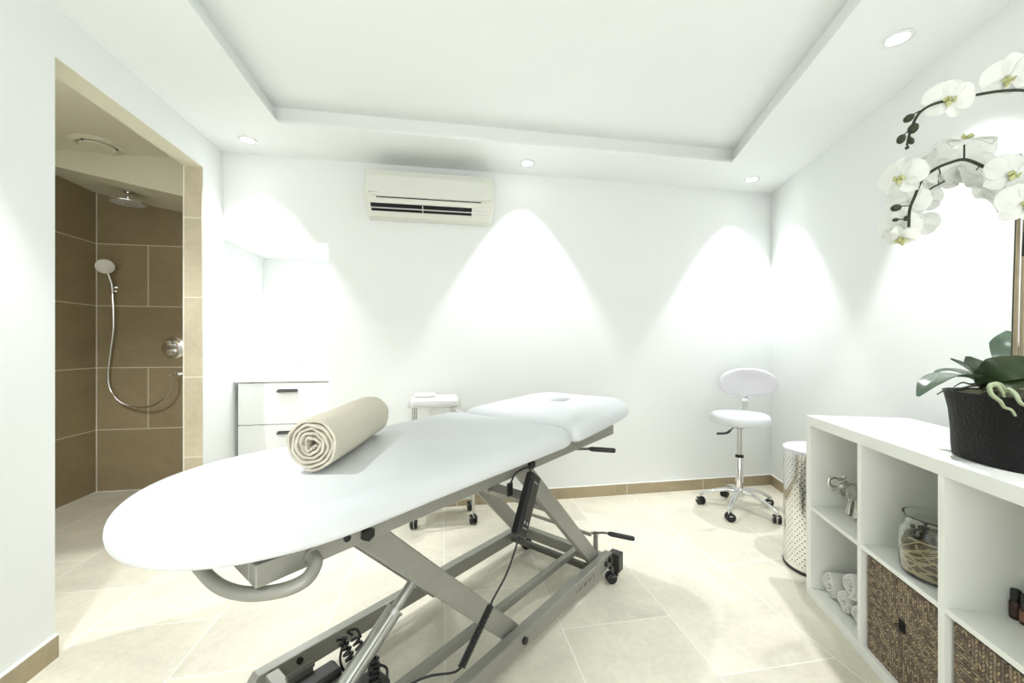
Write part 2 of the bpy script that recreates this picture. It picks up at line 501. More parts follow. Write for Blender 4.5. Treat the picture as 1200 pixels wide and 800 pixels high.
# skirting
def skirt(name, p0, p1, inward, mat):
    p0 = Vector(p0 + (0,)); p1 = Vector(p1 + (0,)); n = Vector(inward + (0,))
    b = MB()
    for z0, z1, e, mm in ((0, .077, .012, 0),):
        b.rings([[p0 + Vector((0, 0, z0)), p0 + n * e + Vector((0, 0, z0)), p0 + n * e + Vector((0, 0, z1)), p0 + Vector((0, 0, z1))],
                 [p1 + Vector((0, 0, z0)), p1 + n * e + Vector((0, 0, z0)), p1 + n * e + Vector((0, 0, z1)), p1 + Vector((0, 0, z1))]])
    o = struct(b.build(name, mat))
    b = MB()
    z0, z1, e = .077, .0815, .0125
    b.rings([[p0 + Vector((0, 0, z0)), p0 + n * e + Vector((0, 0, z0)), p0 + n * e + Vector((0, 0, z1)), p0 + Vector((0, 0, z1))],
             [p1 + Vector((0, 0, z0)), p1 + n * e + Vector((0, 0, z0)), p1 + n * e + Vector((0, 0, z1)), p1 + Vector((0, 0, z1))]])
    b.build('top_edge', GROUTM, o)
skirt('baseboard_back', (NX, YB), (XR - .004, YB), (0, -1), BASEB_X)
rn = (-math.cos(R(19.8)), math.sin(R(19.8)))
skirt('baseboard_right', (xr(YN), YN), (xr(YB - .013), YB - .013), rn, BASEB_Y)
skirt('baseboard_left', (XL, YN), (XL, OY0), (1, 0), BASEB_Y)
skirt('baseboard_corner', (XL, OY1), (XL, YB), (1, 0), BASEB_Y)
# shower room
SX, SY, SYB = -2.544, 3.487, 2.91
b = MB(); b.box(SX - .06, XL - TH, SY, SY + .06, 0, H); struct(b.build('wall_shower_back', STILE_B))
b = MB(); b.box(SX - .06, SX, 1.0, SY, 0, H); struct(b.build('wall_shower_left', STILE_L))
b = MB(); b.box(XL - TH - .004, XL - TH - .0005, OY1 + .001, SY, 0, H); struct(b.build('wall_shower_right', WALL))
b = MB(); b.box(SX, XL - TH, 1.0, 1.06, 0, H); struct(b.build('wall_shower_front', WALL))
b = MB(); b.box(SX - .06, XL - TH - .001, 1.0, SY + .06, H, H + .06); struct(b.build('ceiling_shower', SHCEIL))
def soff(x): return 2.237 - 0.20 * (x - SX)
b = MB(); b.prism([(SX, soff(SX)), (XL - TH - .03, soff(XL - TH - .03)), (XL - TH - .03, H), (SX, H)], SYB, SY)
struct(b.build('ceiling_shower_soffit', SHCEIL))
b = MB()
b.box(SX, SX + .004, SY - .004, SY, 0, soff(SX))
b.box(SX, XL - TH - .03, SY - .004, SY, 0, .005)
b.box(SX, SX + .004, 1.06, SY, 0, .005)
struct(b.build('trim_4', GROUTM))
b = MB()
b.prism([(SX, soff(SX) - .004), (XL - TH - .03, soff(XL - TH - .03) - .004), (XL - TH - .03, soff(XL - TH - .03)), (SX, soff(SX))], SY - .004, SY)
b.box(SX, SX + .004, SYB, SY, soff(SX) - .005, soff(SX))
struct(b.build('trim_5', plain('beige sealant', (0.5, 0.46, 0.32, 1), 0.7)))

# ------------------------------------------------------------------ downlights
def downlight(x, y, label, group='recessed ceiling downlights', z=H, power=60, cone=75, r=.042, blend=.42, seen=True):
    t = thing('downlight', label, 'ceiling light', (x, y, z), 0, group)
    b = MB(); b.lathe([(r - .006, 0), (r + .008, 0), (r + .010, -.003), (r + .004, -.006), (r - .006, -.004)], n=36, cap=False)
    b.build('trim_ring', GLOSSW, t, smooth=True)
    b = MB(); b.lathe([(.0005, -.001), (r - .006, -.001), (r - .006, -.0025), (.0005, -.0035)], n=32)
    b.build('lens', LENS, t, smooth=True)
    l = bpy.data.lights.new('spot', 'SPOT')
    l.energy = power; l.spot_size = R(cone); l.spot_blend = blend; l.shadow_soft_size = .025; l.color = (.95, .955, 1.0)
    lo = bpy.data.objects.new('bulb', l); col.objects.link(lo); lo.parent = t; lo.location = (0, 0, -.03)
    return t
PW = 45
downlight(-1.123, 2.582, 'round white recessed downlight in ceiling above the niche', power=PW)
downlight(.555, 2.591, 'round white recessed downlight in ceiling just right of the air conditioner', power=PW)
downlight(2.212, 2.565, 'round white recessed downlight in ceiling corner above the swivel stool', power=PW)
downlight(1.759, 1.288, 'round white recessed downlight in ceiling nearest the orchid flowers', power=PW)
for x, y in ((-1.11, 1.05), (-1.11, -.35), (1.27, 0.0), (.15, -1.02)):  # unseen lamps added for brightness; the first matches the left wall's scallop
    downlight(x, y, 'round white recessed downlight in ceiling behind the photographer, added out of view', power=PW)
downlight(-1.95, 1.45, 'round white recessed downlight in the ceiling outside the shower, added out of view', power=46, cone=130)  # added lamp that lifts the dim shower and the floor by its opening
downlight(-1.03, 3.06, 'small white recessed spotlight in the ceiling of the niche', None, z=NZ, power=14, cone=120, r=.03)

# ------------------------------------------------------------------ massage table
MT = thing('massage_table', 'white padded electric massage table on a silver grey scissor frame', 'massage table',
           (-1.10 * .6547, 1.10 * .7559, 0), R(40.9))
def tz(s): return .0175 * (s - .3)
def shear(bm):
    for v in bm.verts: v.co.z += tz(v.co.x)

def pad(outline, cx, cy, z0, z1, hole=None, tilt=None, name='cushion', rad=.072, crown=.008):
    """upholstered slab with rounded rim; outline = radius function of angle about (cx, cy)"""
    n = 160
    def pt(a, inset, z, k=1.0):
        r = max(outline(a) - inset, .001) * k
        return [cx + r * math.cos(a), cy + r * math.sin(a), z]
    rs = []
    hgt = z1 - z0
    rb = .016
    prof = [(.03, z0)] + [(rb * (1 - math.sin(PI / 2 * i / 4)), z0 + rb * (1 - math.cos(PI / 2 * i / 4))) for i in range(0, 5)]
    rv = z1 - z0 - rb - .004
    for i in range(1, 11):
        a = PI / 2 * i / 10
        prof.append((rad * (1 - math.cos(a)), z1 - rv + rv * math.sin(a)))
    # shallow convexity of the side
    for ins_, z in prof:
        rs.append([pt(2 * PI * k / n, ins_, z) for k in range(n)])
    hr = hole if hole else (.002, .002)
    base = [pt(2 * PI * k / n, rad, z1) for k in range(n)]
    for q in (.08, .2, .35, .5, .65, .8, .92, 1.0):
        ring = []
        for k in range(n):
            a = 2 * PI * k / n
            hx, hy = cx + hr[0] * math.cos(a), cy + hr[1] * math.sin(a)
            x = base[k][0] * (1 - q) + hx * q; y = base[k][1] * (1 - q) + hy * q
            z = z1 + crown * (1 - (1 - q) ** 2)
            if hole and q == 1.0: z -= .008
            ring.append([x, y, z])
        rs.append(ring)
    if hole:
        rs.append([[cx + (hr[0] - .008) * math.cos(2 * PI * k / n), cy + (hr[1] - .008) * math.sin(2 * PI * k / n), z1 - .03] for k in range(n)])
        rs.append([[cx + (hr[0] - .008) * math.cos(2 * PI * k / n), cy + (hr[1] - .008) * math.sin(2 * PI * k / n), z0] for k in range(n)])
    b = MB()
    vs = b.rings(rs, cap=False)
    if hole:
        m = len(vs[0])
        for i in range(m):
            j = (i + 1) % m
            b.bm.faces.new((vs[0][j], vs[0][i], vs[-1][i], vs[-1][j]))
    else:
        b.bm.faces.new(vs[0][::-1]); b.bm.faces.new(vs[-1])
    if tilt:
        px, ang = tilt
        for v in b.bm.verts:
            dx, dz = v.co.x - px, v.co.z - z0
            v.co.x = px + dx * math.cos(ang) - dz * math.sin(ang)
            v.co.z = z0 + dx * math.sin(ang) + dz * math.cos(ang)
    shear(b.bm)
    return b.build(name, VINYL, MT, smooth=True, angle=60)

def inside_radius(test, a, cx, cy, rmax=1.5):
    lo, hi = 0.0, rmax
    for _ in range(36):
        m = (lo + hi) / 2
        if test(cx + m * math.cos(a), cy + m * math.sin(a)): lo = m
        else: hi = m
    return lo
PCY = -.012
def main_test(x, y):
    y = abs(y - PCY); hw = .318
    if x < .101 or x > 1.330 or y > hw: return False
    if x < .48:
        return ((.48 - x) / .379) ** 2.25 + (y / hw) ** 2.25 < 1
    r = .055
    if x > 1.330 - r and y > hw - r:
        return (x - 1.330 + r) ** 2 + (y - hw + r) ** 2 < r * r
    return True
def head_test(x, y):
    y = abs(y - PCY)
    if x < 1.338 or x > 1.972: return False
    hw = .318 - .015 * max(0, (x - 1.6) / .28)
    if y > hw: return False
    r = .03
    if x < 1.338 + r and y > hw - r:
        return (1.338 + r - x) ** 2 + (y - hw + r) ** 2 < r * r
    if x > 1.80:
        return ((x - 1.80) / .172) ** 2.2 + (max(0, y - .17) / (hw - .17)) ** 2.2 < 1
    return True
from functools import lru_cache
mo = lru_cache(None)(lambda a: inside_radius(main_test, a, .70, PCY))
ho = lru_cache(None)(lambda a: inside_radius(head_test, a, 1.73, PCY))
pad(mo, .70, PCY, .706, .776, name='main_cushion')
pad(ho, 1.73, PCY, .706, .780, hole=(.058, .042), tilt=(1.34, R(2.3)), name='head_cushion')

def tpart(name, mat=STEEL, bevel=.003, **kw):
    def f(b, sh=True):
        if sh: shear(b.bm)
        return b.build(name, mat, MT, bevel=bevel, **kw)
    return f
# top frame
FZ0, FZ1 = .655, .698
for y0, y1 in ((-.278, -.243), (.228, .263)):
    b = MB(); b.box(.270, 1.765, y0, y1, FZ0, FZ1); tpart('frame_rail')(b)
for s0, s1 in ((.270, .305), (1.31, 1.345), (1.73, 1.765)):
    b = MB(); b.box(s0, s1, -.243, .228, FZ0, FZ1); tpart('frame_crossbar')(b)
b = MB(); b.box(.306, 1.32, -.24, .22, .6985, .7065); tpart('cushion_board', STEELD, bevel=0)(b)
# foot handle
hp = smoothpath([(.372, -.280, .676), (.368, -.300, .668), (.345, -.310, .652), (.310, -.290, .640), (.268, -.240, .634), (.244, -.165, .632), (.238, -.05, .632), (.238, .07, .632), (.244, .155, .632), (.268, .225, .634), (.310, .272, .640), (.345, .290, .652), (.368, .282, .668), (.372, .264, .676)], 8)
b = MB(); b.tube(hp, .0130, 14); b.build('foot_handle', ALU if False else STEEL, MT, smooth=True)
b = MB()
b.tube([(.372, -.284, .676), (.372, -.278, .676)], .019, 16)
b.build('handle_flange', STEEL, MT, smooth=True)
# legs
LA0, LA1 = (.491, .682), (1.086, .094)
LB0, LB1 = (1.108, .692), (1.700, .094)
def leg(p0, p1, y, name='leg'):
    b = MB(); b.beam((p0[0], y, p0[1]), (p1[0], y, p1[1]), .028, .066, up=(1, 0, .3))
    b.build(name, STEEL, MT, bevel=.004)
for y in (-.208, .195):
    leg((LA0[0] - .012, LA0[1] + .012), (LA1[0] + .006, LA1[1] - .006), y)
    leg((LB0[0] - .012, LB0[1] + .012), (LB1[0] + .006, LB1[1] - .006), y)
def lerp(p, q, f): return (p[0] + (q[0] - p[0]) * f, p[1] + (q[1] - p[1]) * f)
for (p0, p1, f, w) in ((LA0, LA1, .50, .045), (LB0, LB1, .40, .05)):
    c = lerp(p0, p1, f)
    b = MB(); b.beam((c[0], -.195, c[1]), (c[0], .182, c[1]), .04, w, up=(1, 0, -1)); b.build('leg_crossbar', STEEL, MT, bevel=.003)
for p, z in ((LA0, .678), (LB0, .690)):
    for y, e in ((-.289, -.278), (.263, .274)):
        b = MB(); b.tube([(p[0], y, z), (p[0], y + .011, z)], .016, 6); b.build('bolt', BLACK, MT)
for s in (.375,):
    b = MB(); b.tube([(s + .07, -.2815, .684), (s + .07, -.277, .684)], .008, 12); b.build('bolt', BLACK, MT)
# base rails
for y0, y1, s0 in ((-.268, -.229, .42), (.228, .267, .42)):
    b = MB()
    b.prism([(s0 + .04, .06), (1.772, .06), (1.772, .12), (s0 + .022, .12), (s0, .09), (s0, .06)], y0, y1)
    b.build('base_rail', STEEL, MT, bevel=.0035)
for p in ((LA1[0], LA1[1]), (LB1[0], LB1[1])):
    for y in (-.268, .228):
        b = MB(); b.tube([(p[0], y - .009, p[1]), (p[0], y, p[1])], .013, 6); b.build('bolt', BLACK, MT)
b = MB(); b.tube([(.56, .2275, .10), (.56, .220, .10)], .010, 10); b.build('bolt', BLACK, MT)
b = MB(); b.box(1.715, 1.755, -.229, .228, .065, .115); b.build('base_crossbar', STEEL, MT, bevel=.003)
b = MB(); b.box(1.62, 1.645, -.229, .228, .075, .100); b.build('base_crossbar', STEELD, MT, bevel=.003)
b = MB(); b.box(.46, .50, -.229, .228, .065, .115); b.build('base_crossbar', STEEL, MT, bevel=.003)
b = MB(); b.box(.50, 1.73, -.128, -.100, .096, .122); b.build('link_bar', STEEL, MT, bevel=.003)
b = MB(); b.tube([(1.70, -.114, .118), (1.70, -.114, .1225)], .006, 10); b.build('bolt', BLACK, MT)
# maker's lettering on the near base rail (worn, unreadable strokes)
b = MB()
x = 1.44
for k, g in enumerate(['l', 'r', 'i', 'n', 'l', 'a', 'l', 'x']):
    for dx, sl in {'l': ((0, 0),), 'i': ((0, 0),), 'r': ((0, 0), (.006, .004)), 'n': ((0, 0), (.006, .003), (.011, 0)), 'a': ((0, .006), (.007, -.006)), 'x': ((0, .008), (.006, -.008))}[g]:
        b.prism([(x + dx, .080), (x + dx + .0025, .080), (x + dx + .0025 + sl, .098), (x + dx + sl, .098)], -.2686, -.2679)
    x += .020
b.build('lettering', MARK, MT)
# casters and foot block at the head end
def caster(parent, x, y, r=.024, zt=.075, mat=BLACK, rot=0.0, fork=STEELD, w=.010, name='caster'):
    e = MB()
    e.tube([(0, 0, r + .008), (0, 0, zt)], .006, 10)
    e.box(-.004 - w * 1.6, .004 + w * 1.6, -.010, .010, r + .010, r + .017)
    o = e.build(name, fork, parent, loc=(x, y, 0), rotz=rot, bevel=.001)
    for sx in (-1, 1):
        b = MB()
        c = sx * (w * .9)
        prof = [(.004, -w / 2), (r * .8, -w / 2), (r, -w * .3), (r, w * .3), (r * .8, w / 2), (.004, w / 2)]
        b.lathe(prof, c=(0, 0, 0), n=24, M=Matrix.Translation((c, .006, r)) @ Matrix.Rotation(PI / 2, 4, 'Y'))
        b.build('wheel', mat, o, smooth=True, angle=30)
    return o
caster(MT, 1.735, -.285, r=.024, rot=R(50), w=.013)
caster(MT, 1.735, .205, r=.026, rot=R(20), w=.013)
caster(MT, .50, -.245, r=.024, rot=R(50), w=.013); caster(MT, .50, .248, r=.024, rot=R(50), w=.013)
b = MB(); b.box(1.775, 1.822, -.300, -.245, .028, .112); b.build('foot_block', DGREY, MT, bevel=.003)
b = MB(); b.tube([(1.80, -.272, .0), (1.80, -.272, .028)], .012, 14); b.build('levelling_foot', RUBBER, MT)
b = MB(); b.tube([(1.735, -.285, .10), (1.735, -.268, .10)], .012, 8); b.build('bolt', BLACK, MT)
# castor lift lever with pedal
lp = smoothpath([(1.665, .205, .075), (1.668, .203, .16), (1.665, .185, .222), (1.662, .10, .228), (1.662, -.10, .226), (1.662, -.215, .226)], 6)
b = MB(); b.tube(lp, .008, 10); b.build('lift_lever', STEEL, MT, smooth=True)
b = MB(); b.tube([(1.668, -.10, .226), (1.668, -.20, .226), (1.72, -.24, .222), (1.735, -.26, .220)], .005, 8); b.build('pedal_rod', STEELD, MT, smooth=True)
b = MB(); b.tube([(1.735, -.262, .220), (1.742, -.275, .218), (1.79, -.360, .205), (1.794, -.367, .204)], [.007, .011, .011, .008], 12); b.build('pedal_grip', BLACK, MT, smooth=True)
b = MB(); b.box(1.70, 1.712, -.225, -.205, .12, .225); b.build('pedal_bracket', STEEL, MT, bevel=.002)
# head section release handle
b = MB(); b.tube([(1.43, -.20, .665), (1.50, -.30, .668)], .0055, 8); b.build('release_rod', STEELD, MT, smooth=True)
b = MB(); b.tube([(1.495, -.293, .668), (1.502, -.303, .667), (1.535, -.385, .668), (1.538, -.392, .668)], [.006, .010, .010, .007], 12); b.build('release_grip', BLACK, MT, smooth=True)
# gas strut rod at the far side
b = MB(); b.tube([(1.46, .10, .70), (1.46, .10, .50)], .007, 10); b.build('support_rod', ALU, MT, smooth=True)
b = MB(); b.beam((1.46, .10, .505), (1.30, .10, .46), .012, .02); b.build('support_arm', STEEL, MT)
# actuator
A0 = Vector((.800, -.035, .338)); A1 = Vector((.53, -.035, .118)); ad = (A1 - A0).normalized()
b = MB(); b.tube([A0 - ad * .02, A0 + ad * .14], .0155, 16); b.build('actuator_rod', ALU, MT, smooth=True)
b = MB(); b.tube([A0 + ad * .085, A0 + ad * .093], .0285, 18); b.tube([A0 + ad * .093, A1], .0255, 18)
b.build('actuator_tube', ALU, MT, smooth=True)
b = MB(); b.tube([A0 + ad * .10 + Vector((-.012, -.014, .01)), A1 + Vector((-.012, -.014, .01))], .009, 10)
b.build('actuator_channel', ALU, MT, smooth=True)
b = MB()
b.box(.40, .600, .030, .092, .045, .152); b.box(.50, .625, -.012, .034, .045, .138)
b.box(.535, .680, -.095, -.012, .045, .135)
b.build('motor', DGREY, MT, bevel=.010, seg=3)
b = MB(); b.tube([(.47, .095, .165), (.545, .098, .165)], .009, 10); b.box(.475, .54, .088, .102, .11, .162); b.build('motor_bracket', STEELD, MT, smooth=False)
def coil(p0, p1, R0, r, turns, n=10):
    p0 = Vector(p0); p1 = Vector(p1); d = (p1 - p0); L = d.length; d.normalize()
    a = d.cross(Vector((0, 0, 1)) if abs(d.z) < .95 else Vector((1, 0, 0))).normalized(); c = d.cross(a)
    return [p0 + d * L * i / (turns * n) + (a * math.cos(2 * PI * i / n) + c * math.sin(2 * PI * i / n)) * R0 for i in range(turns * n + 1)]
b = MB()
b.tube(coil((.600, .042, .235), (.612, -.010, .165), .011, .004, 6), .0046, 6)
b.tube(coil((.618, -.002, .245), (.640, -.052, .165), .010, .004, 7), .0042, 6)
b.tube(coil((.655, -.040, .185), (.640, -.075, .120), .013, .004, 6), .0048, 6)
b.tube(smoothpath([(.600, .030, .225), (.590, .028, .18), (.600, .010, .145), (.63, -.02, .13)], 6), .004, 6)
b.tube(smoothpath([(.618, .010, .246), (.605, .014, .262), (.622, -.005, .268), (.630, -.015, .245)], 6), .004, 6)
b.tube(smoothpath([(.66, -.06, .17), (.68, -.07, .15), (.675, -.08, .12)], 6), .004, 6)
b.build('coiled_cable', BLACK, MT, smooth=True)
# hand control hanging on the near frame rail
hs0 = Vector((1.075, -.318, .672)); hs1 = Vector((.965, -.338, .515))
def handset():
    d = (hs1 - hs0).normalized(); L = (hs1 - hs0).length
    nrm = Vector((.15, -1, .12)); nrm = (nrm - d * nrm.dot(d)).normalized(); sd = d.cross(nrm)
    M = Matrix((d, sd, nrm)).transposed().to_4x4(); M.translation = hs0
    b = MB(); b.box(0, L, -.029, .029, -.014, .014, M); o = b.build('hand_control', BLACK, MT, bevel=.006, seg=3)
    b = MB(); b.box(.02, L - .05, -.020, .020, .014, .0155, M); b.build('keypad', DGREY, o)
    b = MB()
    b.box(.026, .029, -.012, .012, .0155, .0165, M); b.build('key_mark', GREYP, o)
    for bx in ((L - .045, L - .036, -.012, -.007), (L - .045, L - .036, .006, .011), (L - .026, L - .023, -.014, .010)):
        b = MB(); b.box(*bx, .014, .0160, M); b.build('key_mark', GREYP, o)
    b = MB(); b.tube(smoothpath([hs0 + Vector((0, .012, 0)), hs0 + Vector((-.01, .02, .022)), hs0 + Vector((-.06, .03, .012)), hs0 + Vector((-.098, .02, -.008))], 6), .003, 6)
    b.build('hanging_hook', BLACK, o, smooth=True)
    b = MB(); b.box(.965, .985, -.30, -.292, .625, .665); b.build('hook_tab', BLACK, o)
handset()
b = MB()
b.tube(smoothpath([hs1, hs1 + Vector((-.012, 0, -.03)), (.90, -.345, .43), (.842, -.345, .385), (.832, -.345, .372)], 8), .0028, 6)
b.tube(coil((.832, -.345, .372), (.705, -.36, .285), .0075, .003, 26, 8), .0030, 5)
b.tube(smoothpath([(.705, -.36, .285), (.68, -.355, .285), (.62, -.33, .30), (.57, -.30, .285), (.53, -.25, .22), (.52, -.15, .16), (.54, -.03, .13)], 8), .0030, 6)
b.build('control_cable', BLACK, MT, smooth=True)

# ------------------------------------------------------------------ rolled towels
def towel(name, L, Ro, th, turns, mat, gap=.0012, seed=1, r0=.008, wob=.0022, flap=True, par=None):
    """spiral roll with axis along local x, resting on z = 0"""
    rnd = random.Random(seed)
    n = int(turns * 40)
    pts = []
    for i in range(n + 1):
        a = 2 * PI * turns * i / n
        r = r0 + (Ro - r0 - th / 2) * (i / n) ** .92
        r += wob * math.sin(a * 3 + 1.3) * (1 - i / n) + wob * .4 * math.sin(a * 7.3)
        pts.append((a, r))
    fin = -PI / 2 + .25
    a_end = pts[-1][0]
    NL = 30
    b = MB()
    grid_o, grid_i = [], []
    for j in range(NL + 1):
        f = j / NL
        x = -L / 2 + L * f
        ro, ri = [], []
        for i, (a, r) in enumerate(pts):
            ang = a - a_end + fin
            e = 0
            edge = 1.0 if 0 < j < NL else .6
            jit = .0035 * math.sin(ang * 2 + i * .05) + rnd.uniform(-.0012, .0012)
            xx = x + (jit if j in (0, NL) else 0)
            wv = 1 + .015 * math.sin(f * 9 + ang) 
            t2 = (th / 2 - gap) * edge
            ro.append(Vector((xx, (r * wv + t2) * math.cos(ang), (r * wv + t2) * math.sin(ang) + Ro)))
            ri.append(Vector((xx, (r * wv - t2) * math.cos(ang), (r * wv - t2) * math.sin(ang) + Ro)))
        grid_o.append(ro); grid_i.append(ri)
    vo = [[b.bm.verts.new(p) for p in r] for r in grid_o]
    vi = [[b.bm.verts.new(p) for p in r] for r in grid_i]
    F = b.bm.faces.new
    for j in range(NL):
        for i in range(n):
            F((vo[j][i], vo[j + 1][i], vo[j + 1][i + 1], vo[j][i + 1]))
            F((vi[j][i], vi[j][i + 1], vi[j + 1][i + 1], vi[j + 1][i]))
        F((vo[j][0], vi[j][0], vi[j + 1][0], vo[j + 1][0])); F((vo[j][n], vo[j + 1][n], vi[j + 1][n], vi[j][n]))
    for i in range(n):
        F((vo[0][i], vo[0][i + 1], vi[0][i + 1], vi[0][i])); F((vo[NL][i], vi[NL][i], vi[NL][i + 1], vo[NL][i + 1]))
    lo = min(v.co.z for v in b.bm.verts)
    for v in b.bm.verts: v.co.z -= lo
    return b.build(name, mat, par, smooth=True, angle=75)
def Tw(s, y, z):
    c, sn = math.cos(R(40.9)), math.sin(R(40.9))
    return Vector((MT.location.x + s * c - y * sn, MT.location.y + s * sn + y * c, z))
tw = towel('rolled_towel', .415, .0700, .0135, 5.3, TOWELC, seed=3, gap=.0017)
p0 = Vector((-.310, 1.043, 0)); p1 = Vector((-.237, 1.459, 0)); mid = (p0 + p1) / 2
tw.location = (mid.x - .006, mid.y, .7890); tw.rotation_euler = (0, R(-.65), math.atan2(p1.y - p0.y, p1.x - p0.x))
tag(tw, 'large beige terry towel rolled up and lying on the massage table', 'towel')

# ------------------------------------------------------------------ air conditioner
AC = thing('air_conditioner', 'white wall mounted air conditioner above the massage table on the back wall', 'air conditioner', (-.0705, YB, 1.922))
W2 = .3975
prof = [(0, 0), (-.100, 0), (-.196, .062), (-.204, .078), (-.206, .12), (-.203, .225), (-.188, .262), (-.15, .274), (0, .274)]
b = MB(); b.prism(prof, -W2, W2, plane='yz'); b.build('body', ACW, AC, bevel=.007, seg=3)
b = MB()
pp = []
for k in range(13):
    f = k / 12; pp.append((-W2 + .012 + (2 * W2 - .024) * f, .212 + .012 * math.sin(PI * f)))
low = []
for k in range(13):
    f = k / 12; low.append((-W2 + .004 + (2 * W2 - .008) * (1 - f), .092 if 2 <= k <= 10 else (.096 if k in (1, 11) else .110)))
b.prism(pp + low, -.2125, -.2035); b.build('front_panel', ACW, AC, bevel=.003)
b = MB(); b.box(-W2 + .07, W2 - .08, -.2075, -.198, .0855, .0905); b.build('panel_gap_shade', RECESS_SHADE, AC)  # black strip painted for the shade below the front panel
def acx(x): return x - AC.location.x
dW = Vector((0, .096, -.062)).normalized(); dH = Vector((0, -.062, -.096)).normalized()
MA = Matrix((Vector((1, 0, 0)), dW, dH)).transposed().to_4x4(); MA.translation = Vector((0, -.196, .062))
b = MB(); b.box(acx(-.436), acx(.190), .010, .040, -.02, .0010, MA); b.build('air_outlet_shade', RECESS_SHADE, AC)  # solid black block, the slot's inner shade as colour
b = MB(); b.box(acx(-.436), acx(.190), .049, .070, -.02, .0010, MA); b.build('air_outlet_shade', RECESS_SHADE, AC)  # second black block for the lower slot's shade
b = MB(); b.box(acx(-.437), acx(.192), .0405, .0485, -.01, .0030, MA); b.box(acx(-.120) - .003, acx(-.120) + .003, .012, .066, -.01, .0032, MA)
b.build('louver', ACL, AC, bevel=.001)
b = MB(); b.box(acx(-.425), acx(.190), .0705, .086, -.01, .0035, MA); b.build('louver', ACW, AC, bevel=.002)
b = MB(); b.box(acx(.200), acx(.292), .028, .031, -.01, .0022, MA); b.box(acx(.200), acx(.292), .057, .060, -.01, .0022, MA); b.build('display_frame', ACL, AC)
b = MB(); b.box(acx(.200), acx(.290), .031, .057, -.01, .0015, MA); b.build('display_panel', ACW, AC)
b = MB()
for k, w in enumerate((.006, .003, .005, .003, .005, .003)):
    b.box(acx(-.438) + .009 * k, acx(-.438) + .009 * k + w, -.2132, -.2122, .112, .1155 + (.003 if k == 0 else 0))
b.build('lettering', MARK, AC)

# ------------------------------------------------------------------ vanity cabinet in the niche
VX0, VX1, VY0 = -1.318, -.732, 2.90
V = thing('vanity_cabinet', 'white lacquered drawer cabinet filling the niche under the tap', 'cabinet', ((VX0 + VX1) / 2, VY0 + .02, 0))
w = (VX1 - VX0) / 2
b = MB(); b.box(-w, w, .0, .42, .06, .838); b.build('carcass', GLOSSW, V)
b = MB(); b.box(-w, w, .04, .40, 0, .06); b.build('plinth', GREYP, V)
for z0, z1 in ((.573, .847), (.300, .568), (.070, .295)):
    b = MB(); b.box(-w, w, -.020, -.001, z0, z1); d = b.build('drawer', GLOSSW, V, bevel=.0015)
    cx = -1.017 - V.location.x
    b = MB(); b.box(cx - .063, cx + .063, -.038, -.020, z1 - .062, z1 - .050); b.build('handle', STEELD, d, bevel=.001)
    b = MB(); b.box(cx - .061, cx + .061, -.0215, -.0200, z1 - .0495, z1 - .043); b.build('handle_recess_shade', RECESS_SHADE, d)  # black strip above the handle, painted shade of a cutout
b = MB(); b.box(VX0 - .020, NX - .001, VY0 - .006, NY - .002, .853, .872)
tag(b.build('countertop', GLOSSW, bevel=.002), 'thin white countertop on the drawer cabinet inside the niche', 'countertop')
F = thing('basin_tap', 'small chrome mixer tap standing on the white niche countertop', 'tap', (-1.0, 3.13, .872))
b = MB(); b.lathe([(.026, 0), (.026, .006), (.019, .012), (.018, .10), (.020, .105), (.020, .12), (.012, .128)], n=24); b.build('tap_body', CHROME, F, smooth=True)
b = MB(); b.tube(smoothpath([(0, 0, .085), (0, -.06, .10), (0, -.11, .092), (0, -.12, .082)], 6), .010, 12); b.build('spout', CHROME, F, smooth=True)
b = MB(); b.tube([(0, 0, .125), (0, .01, .14), (0, .035, .165), (0, .05, .170)], .006, 10); b.build('tap_lever', CHROME, F, smooth=True)

# ------------------------------------------------------------------ shower fittings
SH = thing('rain_shower_head', 'round chrome rain shower head hanging from the sloped shower ceiling', 'shower head', (-2.113, 3.15, 2.065))
b = MB(); b.lathe([(.002, .028), (.022, .026), (.05, .018), (.094, .012), (.098, .006), (.096, 0), (.093, -.001)], n=48, cap=False); b.build('head_disc', CHROME, SH, smooth=True)
b = MB(); b.lathe([(.0935, .001), (.08, -.002), (.002, -.002)], n=48, cap=True)
b.build('spray_face', plain('silicone spray face', (.62, .61, .55, 1), .4), SH, smooth=True)
b = MB()
for rr, nn in ((.025, 8), (.040, 12), (.056, 16), (.071, 20), (.085, 24)):
    for k in range(nn):
        a = 2 * PI * k / nn + rr * 20
        b.lathe([(.003, -.002), (.0022, -.0045)], c=(rr * math.cos(a), rr * math.sin(a), 0), n=6)
b.lathe([(.016, -.002), (.016, -.0035)], n=16)
b.build('nozzle', GREYP, SH)['kind'] = 'stuff'
b = MB(); b.tube([(0, 0, .026), (0, 0, soff(-2.113) - 2.065 + .004)], .012, 14); b.lathe([(.028, soff(-2.113) - 2.065 - .012), (.028, soff(-2.113) - 2.065 + .003)], n=24)
b.lathe([(.018, .026), (.02, .04), (.014, .045)], n=20)
b.build('ceiling_arm', CHROME, SH, smooth=True)
HS = thing('hand_shower', 'handheld shower with pale face and long chrome hose on darkened tiles', 'hand shower', at(135, 339, 3.02))
def hl(u, v, t): return at(u, v, t) - HS.location
hc = hl(123, 312, 2.93)
face = (Vector((0, 0, EYE)) - HS.location - hc); face.z = -.35 * face.length; face.normalize()
qq = face.to_track_quat('Z', 'Y').to_matrix().to_4x4(); qq.translation = hc
b = MB(); b.lathe([(.040, -.004), (.051, .0), (.053, .004), (.048, .008), (.002, .009)], n=32, M=qq); b.build('spray_face', plain('pale spray face', (.85, .83, .74, 1), .4), HS, smooth=True)
b = MB(); b.lathe([(.002, -.018), (.028, -.013), (.044, -.005), (.0525, .002)], n=32, M=qq); b.build('shower_head', CHROME, HS, smooth=True)
